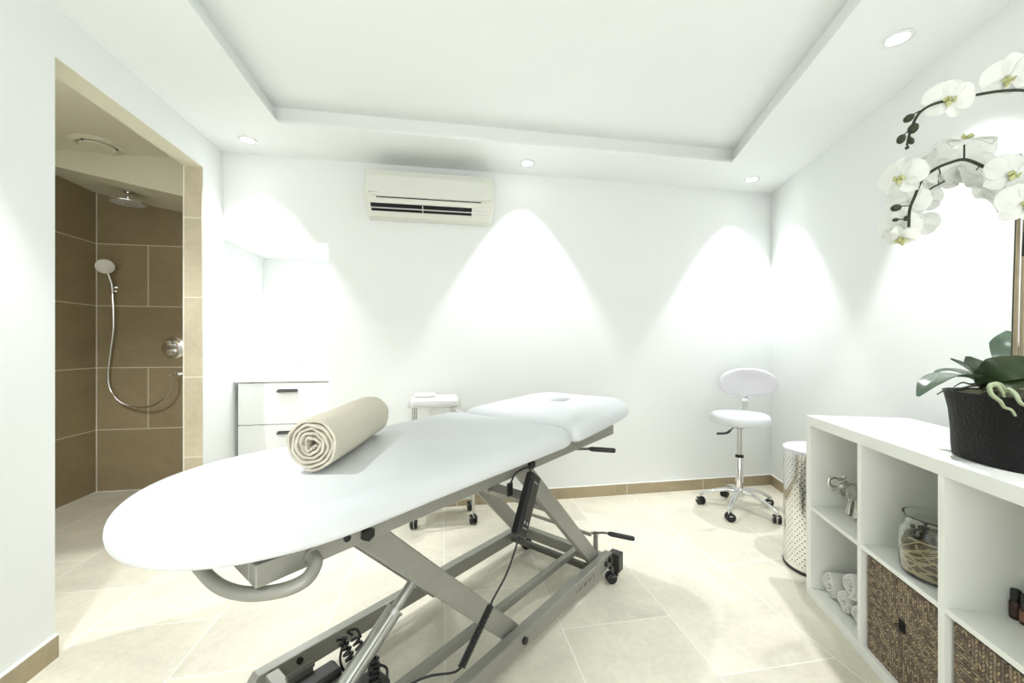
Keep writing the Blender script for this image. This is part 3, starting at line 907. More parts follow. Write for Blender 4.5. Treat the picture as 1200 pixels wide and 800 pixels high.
b = MB(); b.tube([hc - face * .012, hl(127, 322, 2.96), hl(131, 333, 2.98), hl(132, 345, 2.99)], [.016, .012, .011, .009], 12); b.build('handle', CHROME, HS, smooth=True)
b = MB(); b.tube([hl(132, 339, 2.985), hl(136, 339, 3.02), hl(138, 339, 3.04)], .011, 12); b.tube([hl(137, 339, 3.02), hl(137, 339, 3.05)], .02, 16); b.build('wall_holder', SATIN, HS, smooth=True)
hose = smoothpath([hl(132, 344, 2.99), hl(133, 362, 2.99), hl(133, 385, 2.99), hl(130, 410, 2.99), hl(127, 436, 2.99), hl(129, 455, 2.99), hl(140, 470, 2.99), hl(158, 477, 3.0), hl(176, 476, 3.0), hl(191, 468, 3.0), hl(200, 454, 3.0), hl(201.5, 443, 3.0)], 8)
b = MB(); b.tube(hose, .0075, 8); b.build('hose', CHROME, HS, smooth=True)
b = MB(); p = hl(201, 439, 3.0); wy = SY - HS.location.y
b.tube([(p.x, p.y - .012, p.z), (p.x, wy - .002, p.z)], .012, 14); b.tube([(p.x, wy - .012, p.z), (p.x, wy, p.z)], .027, 24); b.build('wall_outlet', CHROME, HS, smooth=True)
SV = thing('shower_valve', 'round chrome shower thermostat plate with two knobs on darkened tiles', 'shower valve', (-2.030, SY, 1.078))
My = Matrix.Rotation(PI / 2, 4, 'X')
b = MB(); b.lathe([(.085, 0), (.085, .006), (.080, .010), (.002, .011)], n=40, M=My); b.build('wall_plate', CHROME, SV, smooth=True)
for dz, r_ in ((.035, .022), (-.033, .024)):
    b = MB(); b.lathe([(r_, .01), (r_, .045), (r_ * .8, .05), (.002, .052)], c=(-.012, 0, dz), n=20, M=My)
    b.beam((-.012 - .035, -.04, dz + .003), (-.012 + .035, -.04, dz - .003), .012, .012)
    b.build('knob', CHROME, SV, smooth=True, angle=30)
EX = thing('ceiling_vent', 'round cream extractor vent in the ceiling outside the shower', 'vent', (-2.028, 2.790, H))
b = MB(); b.lathe([(.125, 0), (.125, -.008), (.100, -.016), (.098, -.010), (.088, -.010)], n=40, cap=False); b.build('rim', SHCEIL, EX, smooth=True, angle=25)
b = MB(); b.lathe([(.002, -.022), (.075, -.022), (.082, -.016), (.075, -.008)], n=40); b.build('cover_disc', SHCEIL, EX, smooth=True, angle=25)
for a in (0.3, 0.3 + 2 * PI / 3, 0.3 + 4 * PI / 3):
    b = MB(); b.tube([(.085 * math.cos(a), .085 * math.sin(a), -.003), (.085 * math.cos(a), .085 * math.sin(a), -.018)], .006, 8); b.build('clip', STEELD, EX)

# ------------------------------------------------------------------ instrument trolley behind the table
TR = thing('instrument_trolley', 'small steel trolley with a white tray standing behind the massage table', 'trolley', (.01, 2.50, 0))
def rrect(x0, x1, y0, y1, r, n=5):
    out = []
    for cx, cy, a0 in ((x1 - r, y1 - r, 0), (x0 + r, y1 - r, PI / 2), (x0 + r, y0 + r, PI), (x1 - r, y0 + r, 1.5 * PI)):
        for k in range(n + 1): out.append((cx + r * math.cos(a0 + PI / 2 * k / n), cy + r * math.sin(a0 + PI / 2 * k / n)))
    return out
b = MB(); b.prism(rrect(-.195, .090, -.095, .20, .03), .744, .772, plane='xy'); b.build('tray', GLOSSW, TR, bevel=.006, seg=3)
b = MB(); pts = [(x, y, .739) for x, y in rrect(-.205, .098, -.105, .205, .03)]; b.tube(pts + pts[:1], .007, 8); b.build('tray_rim', SATIN, TR, smooth=True)
for x, y in ((-.178, -.035), (.180, -.035), (-.178, .175), (.180, .175)):
    b = MB()
    if x < 0: b.tube([(x, y, .075), (x, y, .742)], .0095, 12)
    else: b.tube(smoothpath([(x, y, .075), (x, y, .40), (x, y, .56), (x - .01, y, .62), (x - .07, y, .655), (x - .12, y, .67), (x - .135, y, .70), (x - .135, y, .742)], 5), .0095, 12)
    o = b.build('post', SATIN, TR, smooth=True)
    caster(TR, x, y, r=.030, zt=.085, mat=RUBBER, rot=R(15), fork=GREYP, w=.014)
b = MB(); b.box(-.18, .18, -.035, .175, .155, .163); b.build('shelf', SATIN, TR, bevel=.002)
tt = MB(); tt.box(-.11, .02, .02, .14, 0, .018)
o = tt.build('folded_cloth', TOWELW, bevel=.008, seg=3, loc=(-.06, 2.53, .7725)); tag(o, 'white folded cloth lying on the tray of the steel trolley', 'cloth')

# ------------------------------------------------------------------ swivel stool
SXc, SYc = 1.955, 2.375
ST = thing('swivel_stool', 'white round swivel stool with backrest and chrome five star base', 'stool', (SXc, SYc, 0))
for k in range(5):
    a = R(295 - 72 * k - 6)
    c, s = math.cos(a), math.sin(a)
    pts = smoothpath([(c * .02, s * .02, .128), (c * .08, s * .08, .126), (c * .15, s * .15, .108), (c * .212, s * .212, .082), (c * .242, s * .242, .066)], 5)
    b = MB(); b.tube(pts, [.020 - .009 * i / (len(pts) - 1) for i in range(len(pts))], 12, ell=.8); b.build('leg', CHROME, ST, smooth=True)
    caster(ST, c * .238, s * .238, r=.027, zt=.066, mat=BLACK, rot=a + R(40), fork=CHROME, w=.016)
b = MB(); b.lathe([(.03, .095), (.036, .105), (.036, .14), (.03, .15), (.025, .152)], n=28); b.build('hub', CHROME, ST, smooth=True)
b = MB(); b.lathe([(.024, .150), (.024, .355), (.022, .36)], n=28); b.build('column_sleeve', CHROME, ST, smooth=True)
b = MB(); b.lathe([(.026, .352), (.026, .365), (.018, .370)], n=24); b.build('column_collar', BLACK, ST, smooth=True)
b = MB(); b.lathe([(.015, .365), (.015, .56)], n=20); b.build('gas_piston', SATIN, ST, smooth=True)
b = MB(); b.lathe([(.028, .545), (.05, .555), (.052, .572)], n=28); b.box(-.09, .09, -.03, .03, .566, .574); b.build('seat_mount', BLACK, ST)
b = MB(); b.tube(smoothpath([(-.02, -.01, .560), (-.09, -.06, .566), (-.13, -.09, .562), (-.185, -.115, .545), (-.265, -.135, .548)], 5), [.004] * 12 + [.0075] * 9, 8); b.build('height_lever', BLACK, ST, smooth=True)
b = MB(); b.lathe([(.002, .573), (.155, .573), (.171, .578), (.179, .592), (.180, .617), (.175, .634), (.161, .645), (.10, .650), (.002, .649)], n=56)
b.build('seat', VINYL, ST, smooth=True)
# backrest: turned to face the camera side
bd = Vector((math.cos(R(48)), math.sin(R(48)), 0))    # from seat towards back
side = Vector((-bd.y, bd.x, 0))
bd2 = Vector((math.cos(R(62)), math.sin(R(62)), 0)); side = Vector((-bd2.y, bd2.x, 0))
bc = Vector((.165, .125, .842))
Mb = Matrix((side, bd2, Vector((0, 0, 1)))).transposed().to_4x4(); Mb.translation = bc
b = MB()
rs = []
nseg = 48
for q, yy in ((.0, -.012), (.35, -.020), (.7, -.030), (.88, -.034), (.97, -.026), (1.0, -.005), (.985, .014), (.93, .026), (.6, .034), (.0, .036)):
    ring = []
    for k in range(nseg):
        a = 2 * PI * k / nseg
        ex = .185 * (q if q else .002) * math.copysign(abs(math.cos(a)) ** .85, math.cos(a)); ez = .096 * (q if q else .002) * math.copysign(abs(math.sin(a)) ** .9, math.sin(a))
        curve = -.10 * (ex / .185) ** 2 * .35
        ring.append(Mb @ Vector((ex, yy + curve, ez - .012 * (ex / .185) ** 2)))
    rs.append(ring)
b.rings(rs); b.build('backrest', VINYLG, ST, smooth=True, angle=80)
b = MB()
pts = smoothpath([(.05, .05, .566), (.12, .115, .566), (.165, .15, .60), (.175, .160, .70), (.165, .155, .80)], 6)
for i in range(len(pts) - 1): b.beam(pts[i], pts[i + 1], .036, .005, up=(bd2.x, bd2.y, .2) if i > 6 else (0, 0, 1))
b.build('back_bracket', CHROME, ST)

# ------------------------------------------------------------------ waste bin
BN = thing('laundry_bin', 'tall perforated chrome bin with a pale lid standing behind the white shelf', 'bin', (1.838, 1.690, 0))
b = MB(); b.lathe([(.150, .012), (.150, .578), (.146, .578), (.146, .02)], n=64, cap=False); b.bm.faces.new([v for v in b.bm.verts][:0] or [b.bm.verts.new((.14 * math.cos(a * PI / 16), .14 * math.sin(a * PI / 16), .02)) for a in range(32)])
b.build('bin_body', PERF, BN, smooth=True)
b = MB(); b.lathe([(.148, 0), (.153, .002), (.153, .014), (.150, .016)], n=64); b.build('base_ring', BLACK, BN, smooth=True)
b = MB(); b.lathe([(.152, .572), (.152, .586), (.148, .590), (.10, .597), (.002, .600)], n=64); b.build('lid', LIDM, BN, smooth=True)

# ------------------------------------------------------------------ white cube shelf
O = Vector((1.601, 1.537, 0)); SA = R(-112.0)
def K(a, bb, z=0):
    return Vector((O.x + a * math.cos(SA) - bb * math.sin(SA), O.y + a * math.sin(SA) + bb * math.cos(SA), z))
SF = thing('cube_shelf', 'low white open cube shelf along the right wall under the orchid', 'shelf', O, SA)
D = .385; HS_ = .788
cells = [.038, .368, .3705, .722, .0]  # left unused
d1 = (.3595, .3800); d2 = (.7080, .7285); d3 = (1.0565, 1.0770); LN = 1.4435
b = MB(); b.box(0, LN, 0, D, HS_ - .042, HS_); b.build('top_board', LAM, SF, bevel=.0012)
b = MB(); b.box(.038, LN - .038, 0, D, 0, .040); b.build('bottom_board', LAM, SF, bevel=.0012)
b = MB(); b.box(0, .038, 0, D, 0, HS_ - .042); b.build('side_panel', LAM, SF, bevel=.0012)
b = MB(); b.box(LN - .038, LN, 0, D, 0, HS_ - .042); b.build('side_panel', LAM, SF, bevel=.0012)
for d in (d1, d2, d3):
    b = MB(); b.box(d[0], d[1], 0, D, .040, HS_ - .042); b.build('divider', LAM, SF, bevel=.0008)
for x0, x1 in ((.038, d1[0]), (d1[1], d2[0]), (d2[1], d3[0]), (d3[1], LN - .038)):
    b = MB(); b.box(x0, x1, .001, D, .380, .396); b.build('shelf_board', LAM, SF, bevel=.0008)
b = MB(); b.box(.03, LN - .03, D - .006, D - .001, .03, HS_ - .04); b.build('back_panel', LAM, SF)

# small rolled towels in the lower far compartment
for (a, z, r, lab) in ((.097, .0405, .054, 'small rolled white towel at the left end of the towel pile in the shelf'),
                       (.198, .0405, .045, 'small rolled white towel in the middle of the bottom row of the shelf towel pile'),
                       (.292, .0405, .046, 'small rolled white towel at bottom right of the pile beside the woven basket'),
                       (.243, .1180, .052, 'small rolled white towel lying on top of the others in the shelf')):
    o = towel('hand_towel', .25, r, .013, 3.2, TOWELW, seed=int(a * 1000), r0=.008, wob=.0015)
    p = K(a, .165); o.location = (p.x, p.y, z); o.rotation_euler = (0, 0, SA + PI / 2 + R(random.uniform(-2, 2)))
    tag(o, lab, 'towel', 'rolled white towels in the shelf')

# woven baskets
def basket(a0, a1, lab):
    w = (a1 - a0) / 2; hh = .325
    p = K((a0 + a1) / 2, .014)
    t = thing('seagrass_basket', lab, 'basket', (p.x, p.y, .0405), SA, 'seagrass baskets in the cube shelf')
    e = .012; hz0, hz1, hx = .160, .205, .024
    b = MB()
    for bx in ((-w, -hx, 0, e, 0, hh), (hx, w, 0, e, 0, hh), (-hx, hx, 0, e, 0, hz0), (-hx, hx, 0, e, hz1, hh)):
        b.box(*bx)
    bmesh.ops.remove_doubles(b.bm, verts=b.bm.verts, dist=1e-5)
    b.box(-w, -w + e, e, .34, 0, hh); b.box(w - e, w, e, .34, 0, hh); b.box(-w, w, .34, .352, 0, hh); b.box(-w, w, e, .34, 0, .01)
    b.build('basket_body', WEAVE, t)
    b = MB(); b.box(-hx, hx, .011, .013, hz0, hz1); b.build('handle_hole_shade', RECESS_SHADE, t)  # black sheet behind the hole, painted for the shaded inside
    return t
basket(.3920, .7000, 'brown woven seagrass basket in the shelf compartment below the glass jar')
basket(.7400, 1.0480, 'brown woven seagrass basket in the shelf compartment below the small bottles')

# glass jar with potpourri
JP = K(.570, .100)
J = thing('glass_jar', 'clear glass jar of dried potpourri on the middle board of the shelf', 'jar', (JP.x, JP.y, .3965))
J.scale = (1, 1, 1.12)
b = MB()
po = [(.002, 0), (.075, 0), (.086, .006), (.090, .02), (.090, .105), (.085, .122), (.078, .132), (.076, .150), (.080, .160), (.0825, .163)]
pi = [(.080, .163), (.0765, .158), (.073, .150), (.075, .131), (.082, .120), (.087, .104), (.087, .02), (.083, .010), (.073, .006), (.002, .006)]
b.lathe(po + pi, n=48, cap=True); b.build('glass', GLASS, J, smooth=True, angle=80)
b = MB()
rnd = random.Random(5)
b.lathe([(.002, .008), (.070, .008), (.082, .016), (.0835, .03), (.0835, .085), (.075, .105), (.03, .118), (.002, .122)], n=40)
for v in b.bm.verts:
    v.co += Vector((rnd.uniform(-.002, .0005), rnd.uniform(-.002, .0005), rnd.uniform(-.002, .002)))
b.build('potpourri', TWIG, J, smooth=True)['kind'] = 'stuff'
b = MB()
for k in range(44):
    a0 = rnd.uniform(0, 2 * PI); z0 = rnd.uniform(.02, .10); sp = rnd.uniform(.6, 2.0); rr = .0838
    pts = [(rr * math.cos(a0 + sp * q / 8), rr * math.sin(a0 + sp * q / 8), min(.106, max(.014, z0 + rnd.uniform(-.004, .004) + .03 * math.sin(q / 8 * 2 + k)))) for q in range(9)]
    b.tube(smoothpath(pts, 3), rnd.uniform(.0012, .0030), 5)
b.build('raffia', RAFFIA, J, smooth=True)['kind'] = 'stuff'
b = MB()
for k in range(60):
    a = rnd.uniform(0, 2 * PI); q = .07 * math.sqrt(rnd.random())
    b.sphere((q * math.cos(a), q * math.sin(a), .122 + rnd.uniform(-.012, .012) - .2 * q), (rnd.uniform(.006, .012), rnd.uniform(.004, .009), .006), 7, 5)
b.build('dried_pods', plain('dark dried pods', (.02, .014, .010, 1), .8, var=.5, nscale=150), J, smooth=True)['kind'] = 'stuff'

# silver elephant
EP = K(.150, .098)
E = bpy.data.objects.new('elephant_figurine', None); col.objects.link(E)
E.location = (EP.x, EP.y, .3965); E.rotation_euler.z = SA + PI / 2 + R(6); E.scale = (1.18, 1.18, 1.18)
tag(E, 'silver elephant figurine with raised curled trunk in the upper far shelf compartment', 'figurine')
b = MB()
nodes = []
def skin_fig(name, chains, mat, parent, sub=2):
    me = bpy.data.meshes.new(name)
    verts, edges, rad, idx = [], [], [], {}
    for ch in chains:
        prev = None
        for (p, r) in ch:
            k = tuple(round(c, 5) for c in p)
            if k not in idx:
                idx[k] = len(verts); verts.append(p); rad.append(r)
            if prev is not None: edges.append((prev, idx[k]))
            prev = idx[k]
    me.from_pydata(verts, edges, [])
    o = bpy.data.objects.new(name, me); col.objects.link(o); o.parent = parent
    me.materials.append(mat)
    md = o.modifiers.new('skin', 'SKIN'); md.use_smooth_shade = True
    for i, v in enumerate(me.skin_vertices[0].data):
        v.radius = (rad[i], rad[i]); v.use_root = (i == 0)
    ss = o.modifiers.new('sub', 'SUBSURF'); ss.levels = sub; ss.render_levels = sub
    return o
B0 = ((.045, 0, .088), .026)
CH = ((.012, 0, .094), .026)
NK = ((-.012, 0, .106), .019)
HD = ((-.032, 0, .112), .019)
chains = [[B0, CH, NK, HD, ((-.050, 0, .103), .011), ((-.067, 0, .108), .0078), ((-.078, 0, .121), .0068), ((-.075, 0, .135), .0062), ((-.060, 0, .140), .0058), ((-.044, 0, .134), .0054), ((-.030, 0, .136), .005), ((-.024, 0, .148), .0046)],
          [B0, ((.066, 0, .078), .018), ((.074, 0, .055), .003)]]
for y in (-.016, .016):
    chains.append([CH, ((.010, y, .066), .0125), ((.004, y * 1.1, .040), .009), ((.000, y * 1.1, .014), .010), ((-.003, y * 1.1, .004), .012)])
    chains.append([B0, ((.052, y, .062), .0135), ((.058, y * 1.1, .038), .009), ((.055, y * 1.1, .014), .010), ((.052, y * 1.1, .004), .012)])
eb = skin_fig('body', chains, PEWTER, E)
for y in (-1, 1):
    b = MB()
    rs = []
    for q in range(5):
        f = q / 4
        ring = []
        for k in range(20):
            a = 2 * PI * k / 20
            ring.append((-.014 + .020 * math.cos(a) * (1 - .75 * f) + .004, y * (.021 + .004 * math.sin(f * PI / 2) + .004 * math.cos(a)), .096 + .028 * math.sin(a) * (1 - .75 * f)))
        rs.append(ring)
    back = [[(p[0], p[1] - y * .003, p[2]) for p in rs[0]]]
    b.rings(back + rs); b.build('ear', PEWTER, E, smooth=True)
    b = MB(); b.tube([(-.040, y * .011, .098), (-.052, y * .014, .090), (-.060, y * .014, .092)], [.0028, .0022, .0008], 6); b.build('tusk', PEWTER, E, smooth=True)

# little bottles
def bottle(a, bb, lab, m2):
    p = K(a, bb)
    t = thing('oil_bottle', lab, 'bottle', (p.x, p.y, .3965), 0, 'small bottles on the shelf')
    t.scale = (.76, .76, 1.1)
    b = MB(); b.lathe([(.002, 0), (.0145, 0), (.0160, .002), (.0160, .036), (.014, .040), (.010, .042)], n=24); b.build('glass_body', AMBER, t, smooth=True, angle=50)
    b = MB(); b.lathe([(.0163, .008), (.0163, .032)], n=24, cap=False); b.build('paper_label', m2, t, smooth=True)
    b = MB(); b.lathe([(.0130, .041), (.0135, .042), (.0128, .066), (.011, .068), (.002, .0685)], n=24); b.build('cap', BLACK, t, smooth=True, angle=50)
bottle(.744, .143, 'small dark brown oil bottle with black cap standing left on the shelf', plain('dark label', (.045, .022, .016, 1), .4))
bottle(.7695, .144, 'small oil bottle with reddish label at the right edge of the view', LABELM)

# ------------------------------------------------------------------ potted orchid
PO = K(.722, .205)
OR = thing('potted_orchid', 'white orchid with arching sprays in a black woven pot on the shelf', 'potted plant', (PO.x, PO.y, HS_ + .0005), SA)
def sq(r, z, n=56, p=2.6):
    out = []
    for k in range(n):
        a = 2 * PI * k / n
        c, s = math.cos(a), math.sin(a)
        rr = r / (abs(c) ** p + abs(s) ** p) ** (1 / p)
        out.append((rr * c * 1.0, rr * s * .97, z))
    return out
b = MB()
rs = [sq(.002, 0), sq(.136, 0), sq(.142, .004), sq(.144, .03), sq(.145, .08), sq(.149, .13), sq(.157, .175), sq(.160, .184), sq(.154, .184), sq(.147, .165), sq(.146, .15), sq(.002, .15)]
b.rings(rs); b.build('pot', POT, OR, smooth=True)
b = MB(); rs = []
for r_, z in ((.146, .155), (.140, .170), (.11, .182), (.06, .188), (.002, .190)):
    rs.append([(x, y, z + .008 * math.sin(9 * x * 20) * math.cos(y * 160)) for x, y, _ in sq(r_, 0)])
b.rings(rs); b.build('moss', MOSS, OR, smooth=True)
inv = Matrix.Rotation(-SA, 4, 'Z') @ Matrix.Translation(-Vector(OR.location))
def L(u, v, t): return inv @ at(u, v, t)
def leaf(pts, ws, mat, fold=.25, up=Vector((0, 0, 1)), name='leaf'):
    P = smoothpath(pts, 6); m = len(P)
    W = []
    for i in range(m):
        f = i / (m - 1) * (len(ws) - 1); k = min(int(f), len(ws) - 2); W.append(ws[k] + (ws[k + 1] - ws[k]) * (f - k))
    top, bot = [], []
    for i, p in enumerate(P):
        d = (P[min(i + 1, m - 1)] - P[max(i - 1, 0)]).normalized()
        s = d.cross(up).normalized(); n = s.cross(d).normalized()
        r1, r2 = [], []
        for k in range(9):
            q = -1 + 2 * k / 8
            off = s * W[i] * q + n * (abs(q) * fold * W[i] - .12 * W[i] * q * q)
            th = .0022 * (1 - .6 * abs(q))
            r1.append(p + off + n * th); r2.append(p + off - n * th)
        top.append(r1 + r2[::-1])
    b = MB(); b.rings(top); return b.build(name, mat, OR, smooth=True, angle=80)
base = L(1157, 452, 1.10)
leaf([L(1158, 450, 1.06), L(1138, 442, 1.04), L(1110, 441, 1.02), L(1090, 450, 1.00), L(1076, 464, .99)], [.012, .024, .030, .024, .004], LEAFG, fold=.35)
leaf([L(1160, 447, 1.14), L(1140, 441, 1.18), L(1118, 434, 1.22), L(1103, 434, 1.24), L(1092, 441, 1.25)], [.012, .022, .026, .022, .004], LEAFG, fold=.3)
leaf([L(1160, 452, 1.08), L(1146, 441, 1.08), L(1130, 429, 1.10), L(1114, 420, 1.12)], [.012, .024, .020, .003], LEAFG, fold=.5, up=Vector((0, .2, 1)))
leaf([L(1163, 450, 1.12), L(1150, 434, 1.16), L(1140, 424, 1.2), L(1134, 418, 1.22)], [.014, .024, .02, .006], LEAF, fold=.3)
nv = (Vector((0, 0, EYE)) - at(1180, 430, 1.0)); nv = (inv.to_3x3() @ nv).normalized()
leaf([L(1154, 456, 1.04), L(1156, 442, 1.02), L(1172, 432, 1.0), L(1205, 430, .99), L(1240, 440, .98), L(1270, 455, .97)], [.010, .028, .040, .042, .034, .004], LEAF, fold=.1, up=(nv * .75 + Vector((0, 0, .65))).normalized())
leaf([L(1156, 456, 1.03), L(1168, 448, 1.0), L(1195, 447, .97), L(1225, 455, .95)], [.012, .024, .028, .006], LEAF, fold=.2, up=(nv * .6 + Vector((0, 0, .8))).normalized())
leaf([L(1185, 445, 1.22), L(1180, 420, 1.27), L(1176, 402, 1.30), L(1182, 388, 1.32)], [.016, .030, .030, .006], LEAFG, fold=.2, up=nv)
leaf([L(1200, 450, 1.15), L(1225, 430, 1.15), L(1250, 428, 1.15), L(1275, 440, 1.12)], [.016, .032, .03, .004], LEAF, fold=.3)
def root(pts, r=.004, mat=ROOT):
    P = smoothpath(pts, 6); m = len(P); b = MB(); b.tube(P, [r * (1 - .6 * i / m) for i in range(m)], 8); b.build('aerial_root', mat, OR, smooth=True)
root([L(1178, 458, .93), L(1170, 450, .90), L(1160, 452, .885), L(1162, 462, .875), L(1172, 470, .87), L(1177, 477, .87), L(1185, 480, .87), L(1190, 487, .87)], .0055)
root([L(1160, 452, .89), L(1168, 451, .885), L(1174, 458, .88), L(1177, 465, .88)], .0045)
root([L(1182, 456, .93), L(1190, 462, .90), L(1196, 472, .88), L(1204, 476, .87), L(1212, 480, .87)], .0055)
root([L(1160, 452, 1.05), L(1140, 452, 1.02), L(1125, 455, 1.0), L(1108, 457, .97), L(1098, 462, .96)], .003, STEM)
root([L(1155, 447, 1.08), L(1138, 450, 1.06), L(1128, 448, 1.05), L(1118, 453, 1.03)], .0028, STEM)
def stem(pts, r, mat=STEM, name='stem', n=8):
    P = smoothpath(pts, 8); m = len(P); b = MB(); b.tube(P, [r * (1 - .35 * i / m) for i in range(m)], n); return b.build(name, mat, OR, smooth=True)
stem([L(1186, 452, 1.12), L(1188, 350, 1.12), L(1191, 250, 1.12), L(1190, 236, 1.12)], .0032)
stem([L(1189, 452, 1.11), L(1191, 350, 1.11), L(1196, 180, 1.11)], .0052, STICK, 'support_stick')
stem([L(1197, 452, 1.13), L(1198, 350, 1.13), L(1203, 180, 1.13)], .0048, STICK, 'support_stick')
stem([L(1200, 300, 1.10), L(1203, 240, 1.08), L(1196, 232, 1.06), L(1183, 227, 1.05), L(1172, 208, 1.04), L(1150, 194, 1.03), L(1130, 187, 1.02), L(1112, 191, 1.02), L(1096, 198, 1.01), L(1081, 210, 1.01), L(1072, 230, 1.01), L(1066, 246, 1.01), L(1065, 266, 1.01)], .0046)
stem([L(1200, 236, 1.16), L(1180, 214, 1.16), L(1150, 208, 1.14), L(1128, 209, 1.12), L(1112, 210, 1.11), L(1100, 216, 1.10), L(1088, 223, 1.10), L(1074, 238, 1.10), L(1069, 253, 1.10), L(1068, 268, 1.10), L(1065, 283, 1.10)], .0028)
stem([L(1203, 250, 1.10), L(1225, 150, 1.02), L(1222, 112, .98), L(1200, 106, .96), L(1170, 107, .95), L(1140, 112, .95), L(1100, 120, .95), L(1080, 130, .95), L(1070, 145, .95), L(1065, 160, .95), L(1063, 170, .95)], .0038)
def twig(a, bb, r=.0014): b = MB(); b.tube([a, (a + bb) / 2 + Vector((0, 0, .002)), bb], r, 6); b.build('stalk', STEM, OR, smooth=True)
def bud(u, v, t, ang, ln=.016, wd=.009):
    p = at(u, v, t)
    right = Vector((math.cos(YAW), -math.sin(YAW), 0)); up = Vector((0, 0, 1)); fw = Vector((math.sin(YAW), math.cos(YAW), 0))
    ax = right * math.cos(ang) + up * math.sin(ang); s2 = fw.cross(ax)
    M = Matrix((s2, fw, ax)).transposed(); M = (inv.to_3x3() @ M).to_4x4()
    b = MB(); b.sphere(inv @ p, (wd, wd, ln), 12, 8, M=M); b.build('bud', BUD, OR, smooth=True)
for u, v, a, ln, wd, su, sv in ((1065, 138.5, .6, .013, .0085, 1078, 130), (1070, 150.5, 1.1, .013, .010, 1074, 138), (1056, 163, 1.2, .0115, .0085, 1065, 153), (1067.6, 165, 2.0, .009, .006, 1066, 158), (1063, 173, .8, .005, .004, 1064, 167)):
    bud(u, v, .95, a, ln, wd); twig(L(su, sv, .95), L(u, v, .95))
for u, v, a, ln, wd, su, sv in ((1050, 243.5, .2, .0125, .0088, 1066, 241), (1049.5, 257.5, .1, .008, .0048, 1063, 258), (1062.5, 255.6, .8, .008, .006, 1065, 258)):
    bud(u, v, 1.01, a, ln, wd); twig(L(su, sv, 1.01), L(u, v, 1.01))
def flower(u, v, t, nrm, roll, size=.047, lip=True):
    """phalaenopsis bloom: two broad petals, three sepals, column and lip. nrm in eye axes (right, up, toward eye)"""
    right = Vector((math.cos(YAW), -math.sin(YAW), 0)); up = Vector((0, 0, 1)); tw_ = -Vector((math.sin(YAW), math.cos(YAW), 0))
    n = (right * nrm[0] + up * nrm[1] + tw_ * nrm[2]).normalized()
    u0 = (up - n * up.dot(n))
    if u0.length < .2: u0 = (-right - n * (-right).dot(n))
    u0.normalize(); r0 = u0.cross(n)
    u1 = u0 * math.cos(roll) + r0 * math.sin(roll); r1 = u1.cross(n)
    M = Matrix((r1, u1, n)).transposed().to_4x4(); M.translation = at(u, v, t); M = inv @ M
    b = MB()
    def petal(ang, ln, wd, z0, broad):
        rs = []
        K1, K2 = 16, 9
        for i in range(K1 + 1):
            f = i / K1
            if broad: w_ = max(.0012, wd * math.sqrt(max(0, 1 - ((f - .54) / .46) ** 2)) * min(1, f / .28 + .10)) if f > 0.05 else .004
            else: w_ = max(.0010, wd * math.sqrt(max(0, 1 - ((f - .55) / .45) ** 2)) ** 1.15) if f > .1 else .005 + .05 * f
            ring = []
            for q in list(range(K2)) + list(range(K2))[::-1]:
                pass
            topr, botr = [], []
            for k in range(K2):
                s = -1 + 2 * k / (K2 - 1)
                x = s * w_; y = ln * f
                z = z0 + .006 * math.sin(PI * f) - .010 * f * f + .002 * s * s * (1 if broad else 2) + .0012 * math.sin(6 * f + 4 * s)
                c, sn = math.cos(ang), math.sin(ang)
                X, Y = x * c + y * sn, -x * sn + y * c
                topr.append(M @ Vector((X, Y, z + .0003))); botr.append(M @ Vector((X, Y, z - .0003)))
            rs.append(topr + botr[::-1])
        b.rings(rs)
    petal(R(75), size * 1.02, size * .62, .0022, True)
    petal(R(-75), size * 1.02, size * .62, .0022, True)
    petal(0, size * .98, size * .42, 0, False)
    petal(R(140), size * .92, size * .38, 0, False)
    petal(R(-140), size * .92, size * .38, 0, False)
    o = b.build('flower', PETAL, OR, smooth=True, angle=80)
    if lip:
        b = MB()
        b.tube([M @ Vector((0, .001, .002)), M @ Vector((0, 0, .011)), M @ Vector((0, -.004, .014))], [.0035, .004, .0025], 8)
        for sx in (-1, 1):
            b.tube([M @ Vector((sx * .002, -.004, .003)), M @ Vector((sx * .009, -.004, .012)), M @ Vector((sx * .007, .002, .018))], [.002, .0042, .0018], 8)
        b.tube([M @ Vector((0, -.003, .003)), M @ Vector((0, -.011, .012)), M @ Vector((0, -.019, .013))], [.003, .006, .0015], 8)
        b.build('lip', LIP, o, smooth=True)
        b = MB()
        for sx in (-1, 1): b.tube([M @ Vector((sx * .004, -.004, .006)), M @ Vector((sx * .010, -.003, .0145))], [.0022, .001], 6)
        b.build('lip_mark', LIPD, o, smooth=True)
flower(1111, 117, .95, (-.45, -.15, .9), .25, .048)
flower(1178, 91, .95, (-.1, -.55, .8), -.1, .052)
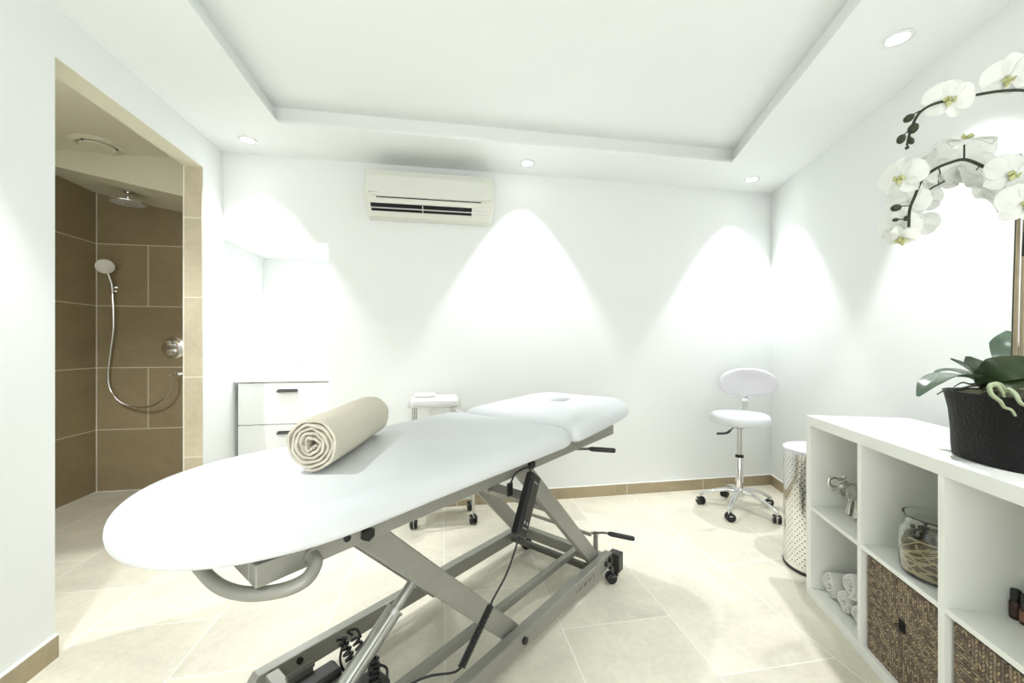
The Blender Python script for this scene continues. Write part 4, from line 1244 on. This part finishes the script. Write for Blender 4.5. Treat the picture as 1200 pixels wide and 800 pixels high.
flower(1131, 166, .98, (-.08, .95, .42), .2, .056)
flower(1057, 208, 1.00, (-.93, -.05, .38), .1, .050)
flower(1076, 202, 1.08, (-.3, .5, -.7), .4, .050, False)
flower(1098, 193, 1.06, (-.2, .3, -.9), .9, .052, False)
flower(1105, 205, 1.12, (.1, .2, -.95), .2, .054, False)
flower(1128, 193, 1.09, (.1, .3, -.95), 1.0, .054, False)
flower(1142, 182, 1.12, (.2, .1, -.95), .5, .056, False)
flower(1150, 205, 1.08, (.1, -.3, -.95), .2, .056, False)
flower(1184, 205, .99, (-.25, -.05, .95), .45, .057)
flower(1201, 238, .97, (-.35, -.15, .9), .2, .056)
flower(1170, 233, 1.06, (-.2, -.3, -.9), .7, .050, False)
flower(1162, 220, 1.12, (.2, -.2, -.9), .1, .050, False)
flower(1064, 236, 1.08, (-.6, -.2, .5), .3, .046, False)
flower(1079, 236, 1.12, (.5, -.1, -.6), .3, .046, False)
flower(1053, 266, 1.04, (-.75, -.35, .5), .1, .044)
flower(1056, 277, 1.00, (-.5, -.85, .25), .0, .034)
flower(1076, 264, 1.10, (.6, -.2, -.6), .2, .044, False)
twig(L(1130, 187, 1.02), L(1130, 170, .985), .002); twig(L(1060, 208, 1.0), L(1078, 209, 1.01), .0016)
twig(L(1150, 194, 1.03), L(1144, 199, 1.03), .0015); twig(L(1100, 197, 1.01), L(1102, 204, 1.02), .0015)
twig(L(1112, 210, 1.11), L(1110, 206, 1.11), .0012); twig(L(1100, 216, 1.10), L(1099, 211, 1.10), .0012)

# ------------------------------------------------------------------ world and view
w = bpy.data.worlds.new('world'); bpy.context.scene.world = w; w.use_nodes = True
w.node_tree.nodes['Background'].inputs[0].default_value = (.97, .97, 1, 1)
w.node_tree.nodes['Background'].inputs[1].default_value = 2.3
vs = bpy.context.scene.view_settings
bpy.context.scene.display_settings.display_device = 'sRGB'
vs.view_transform = 'Standard'; vs.look = 'None'; vs.gamma = 1.0; vs.use_curve_mapping = False
vs.exposure = 0.70
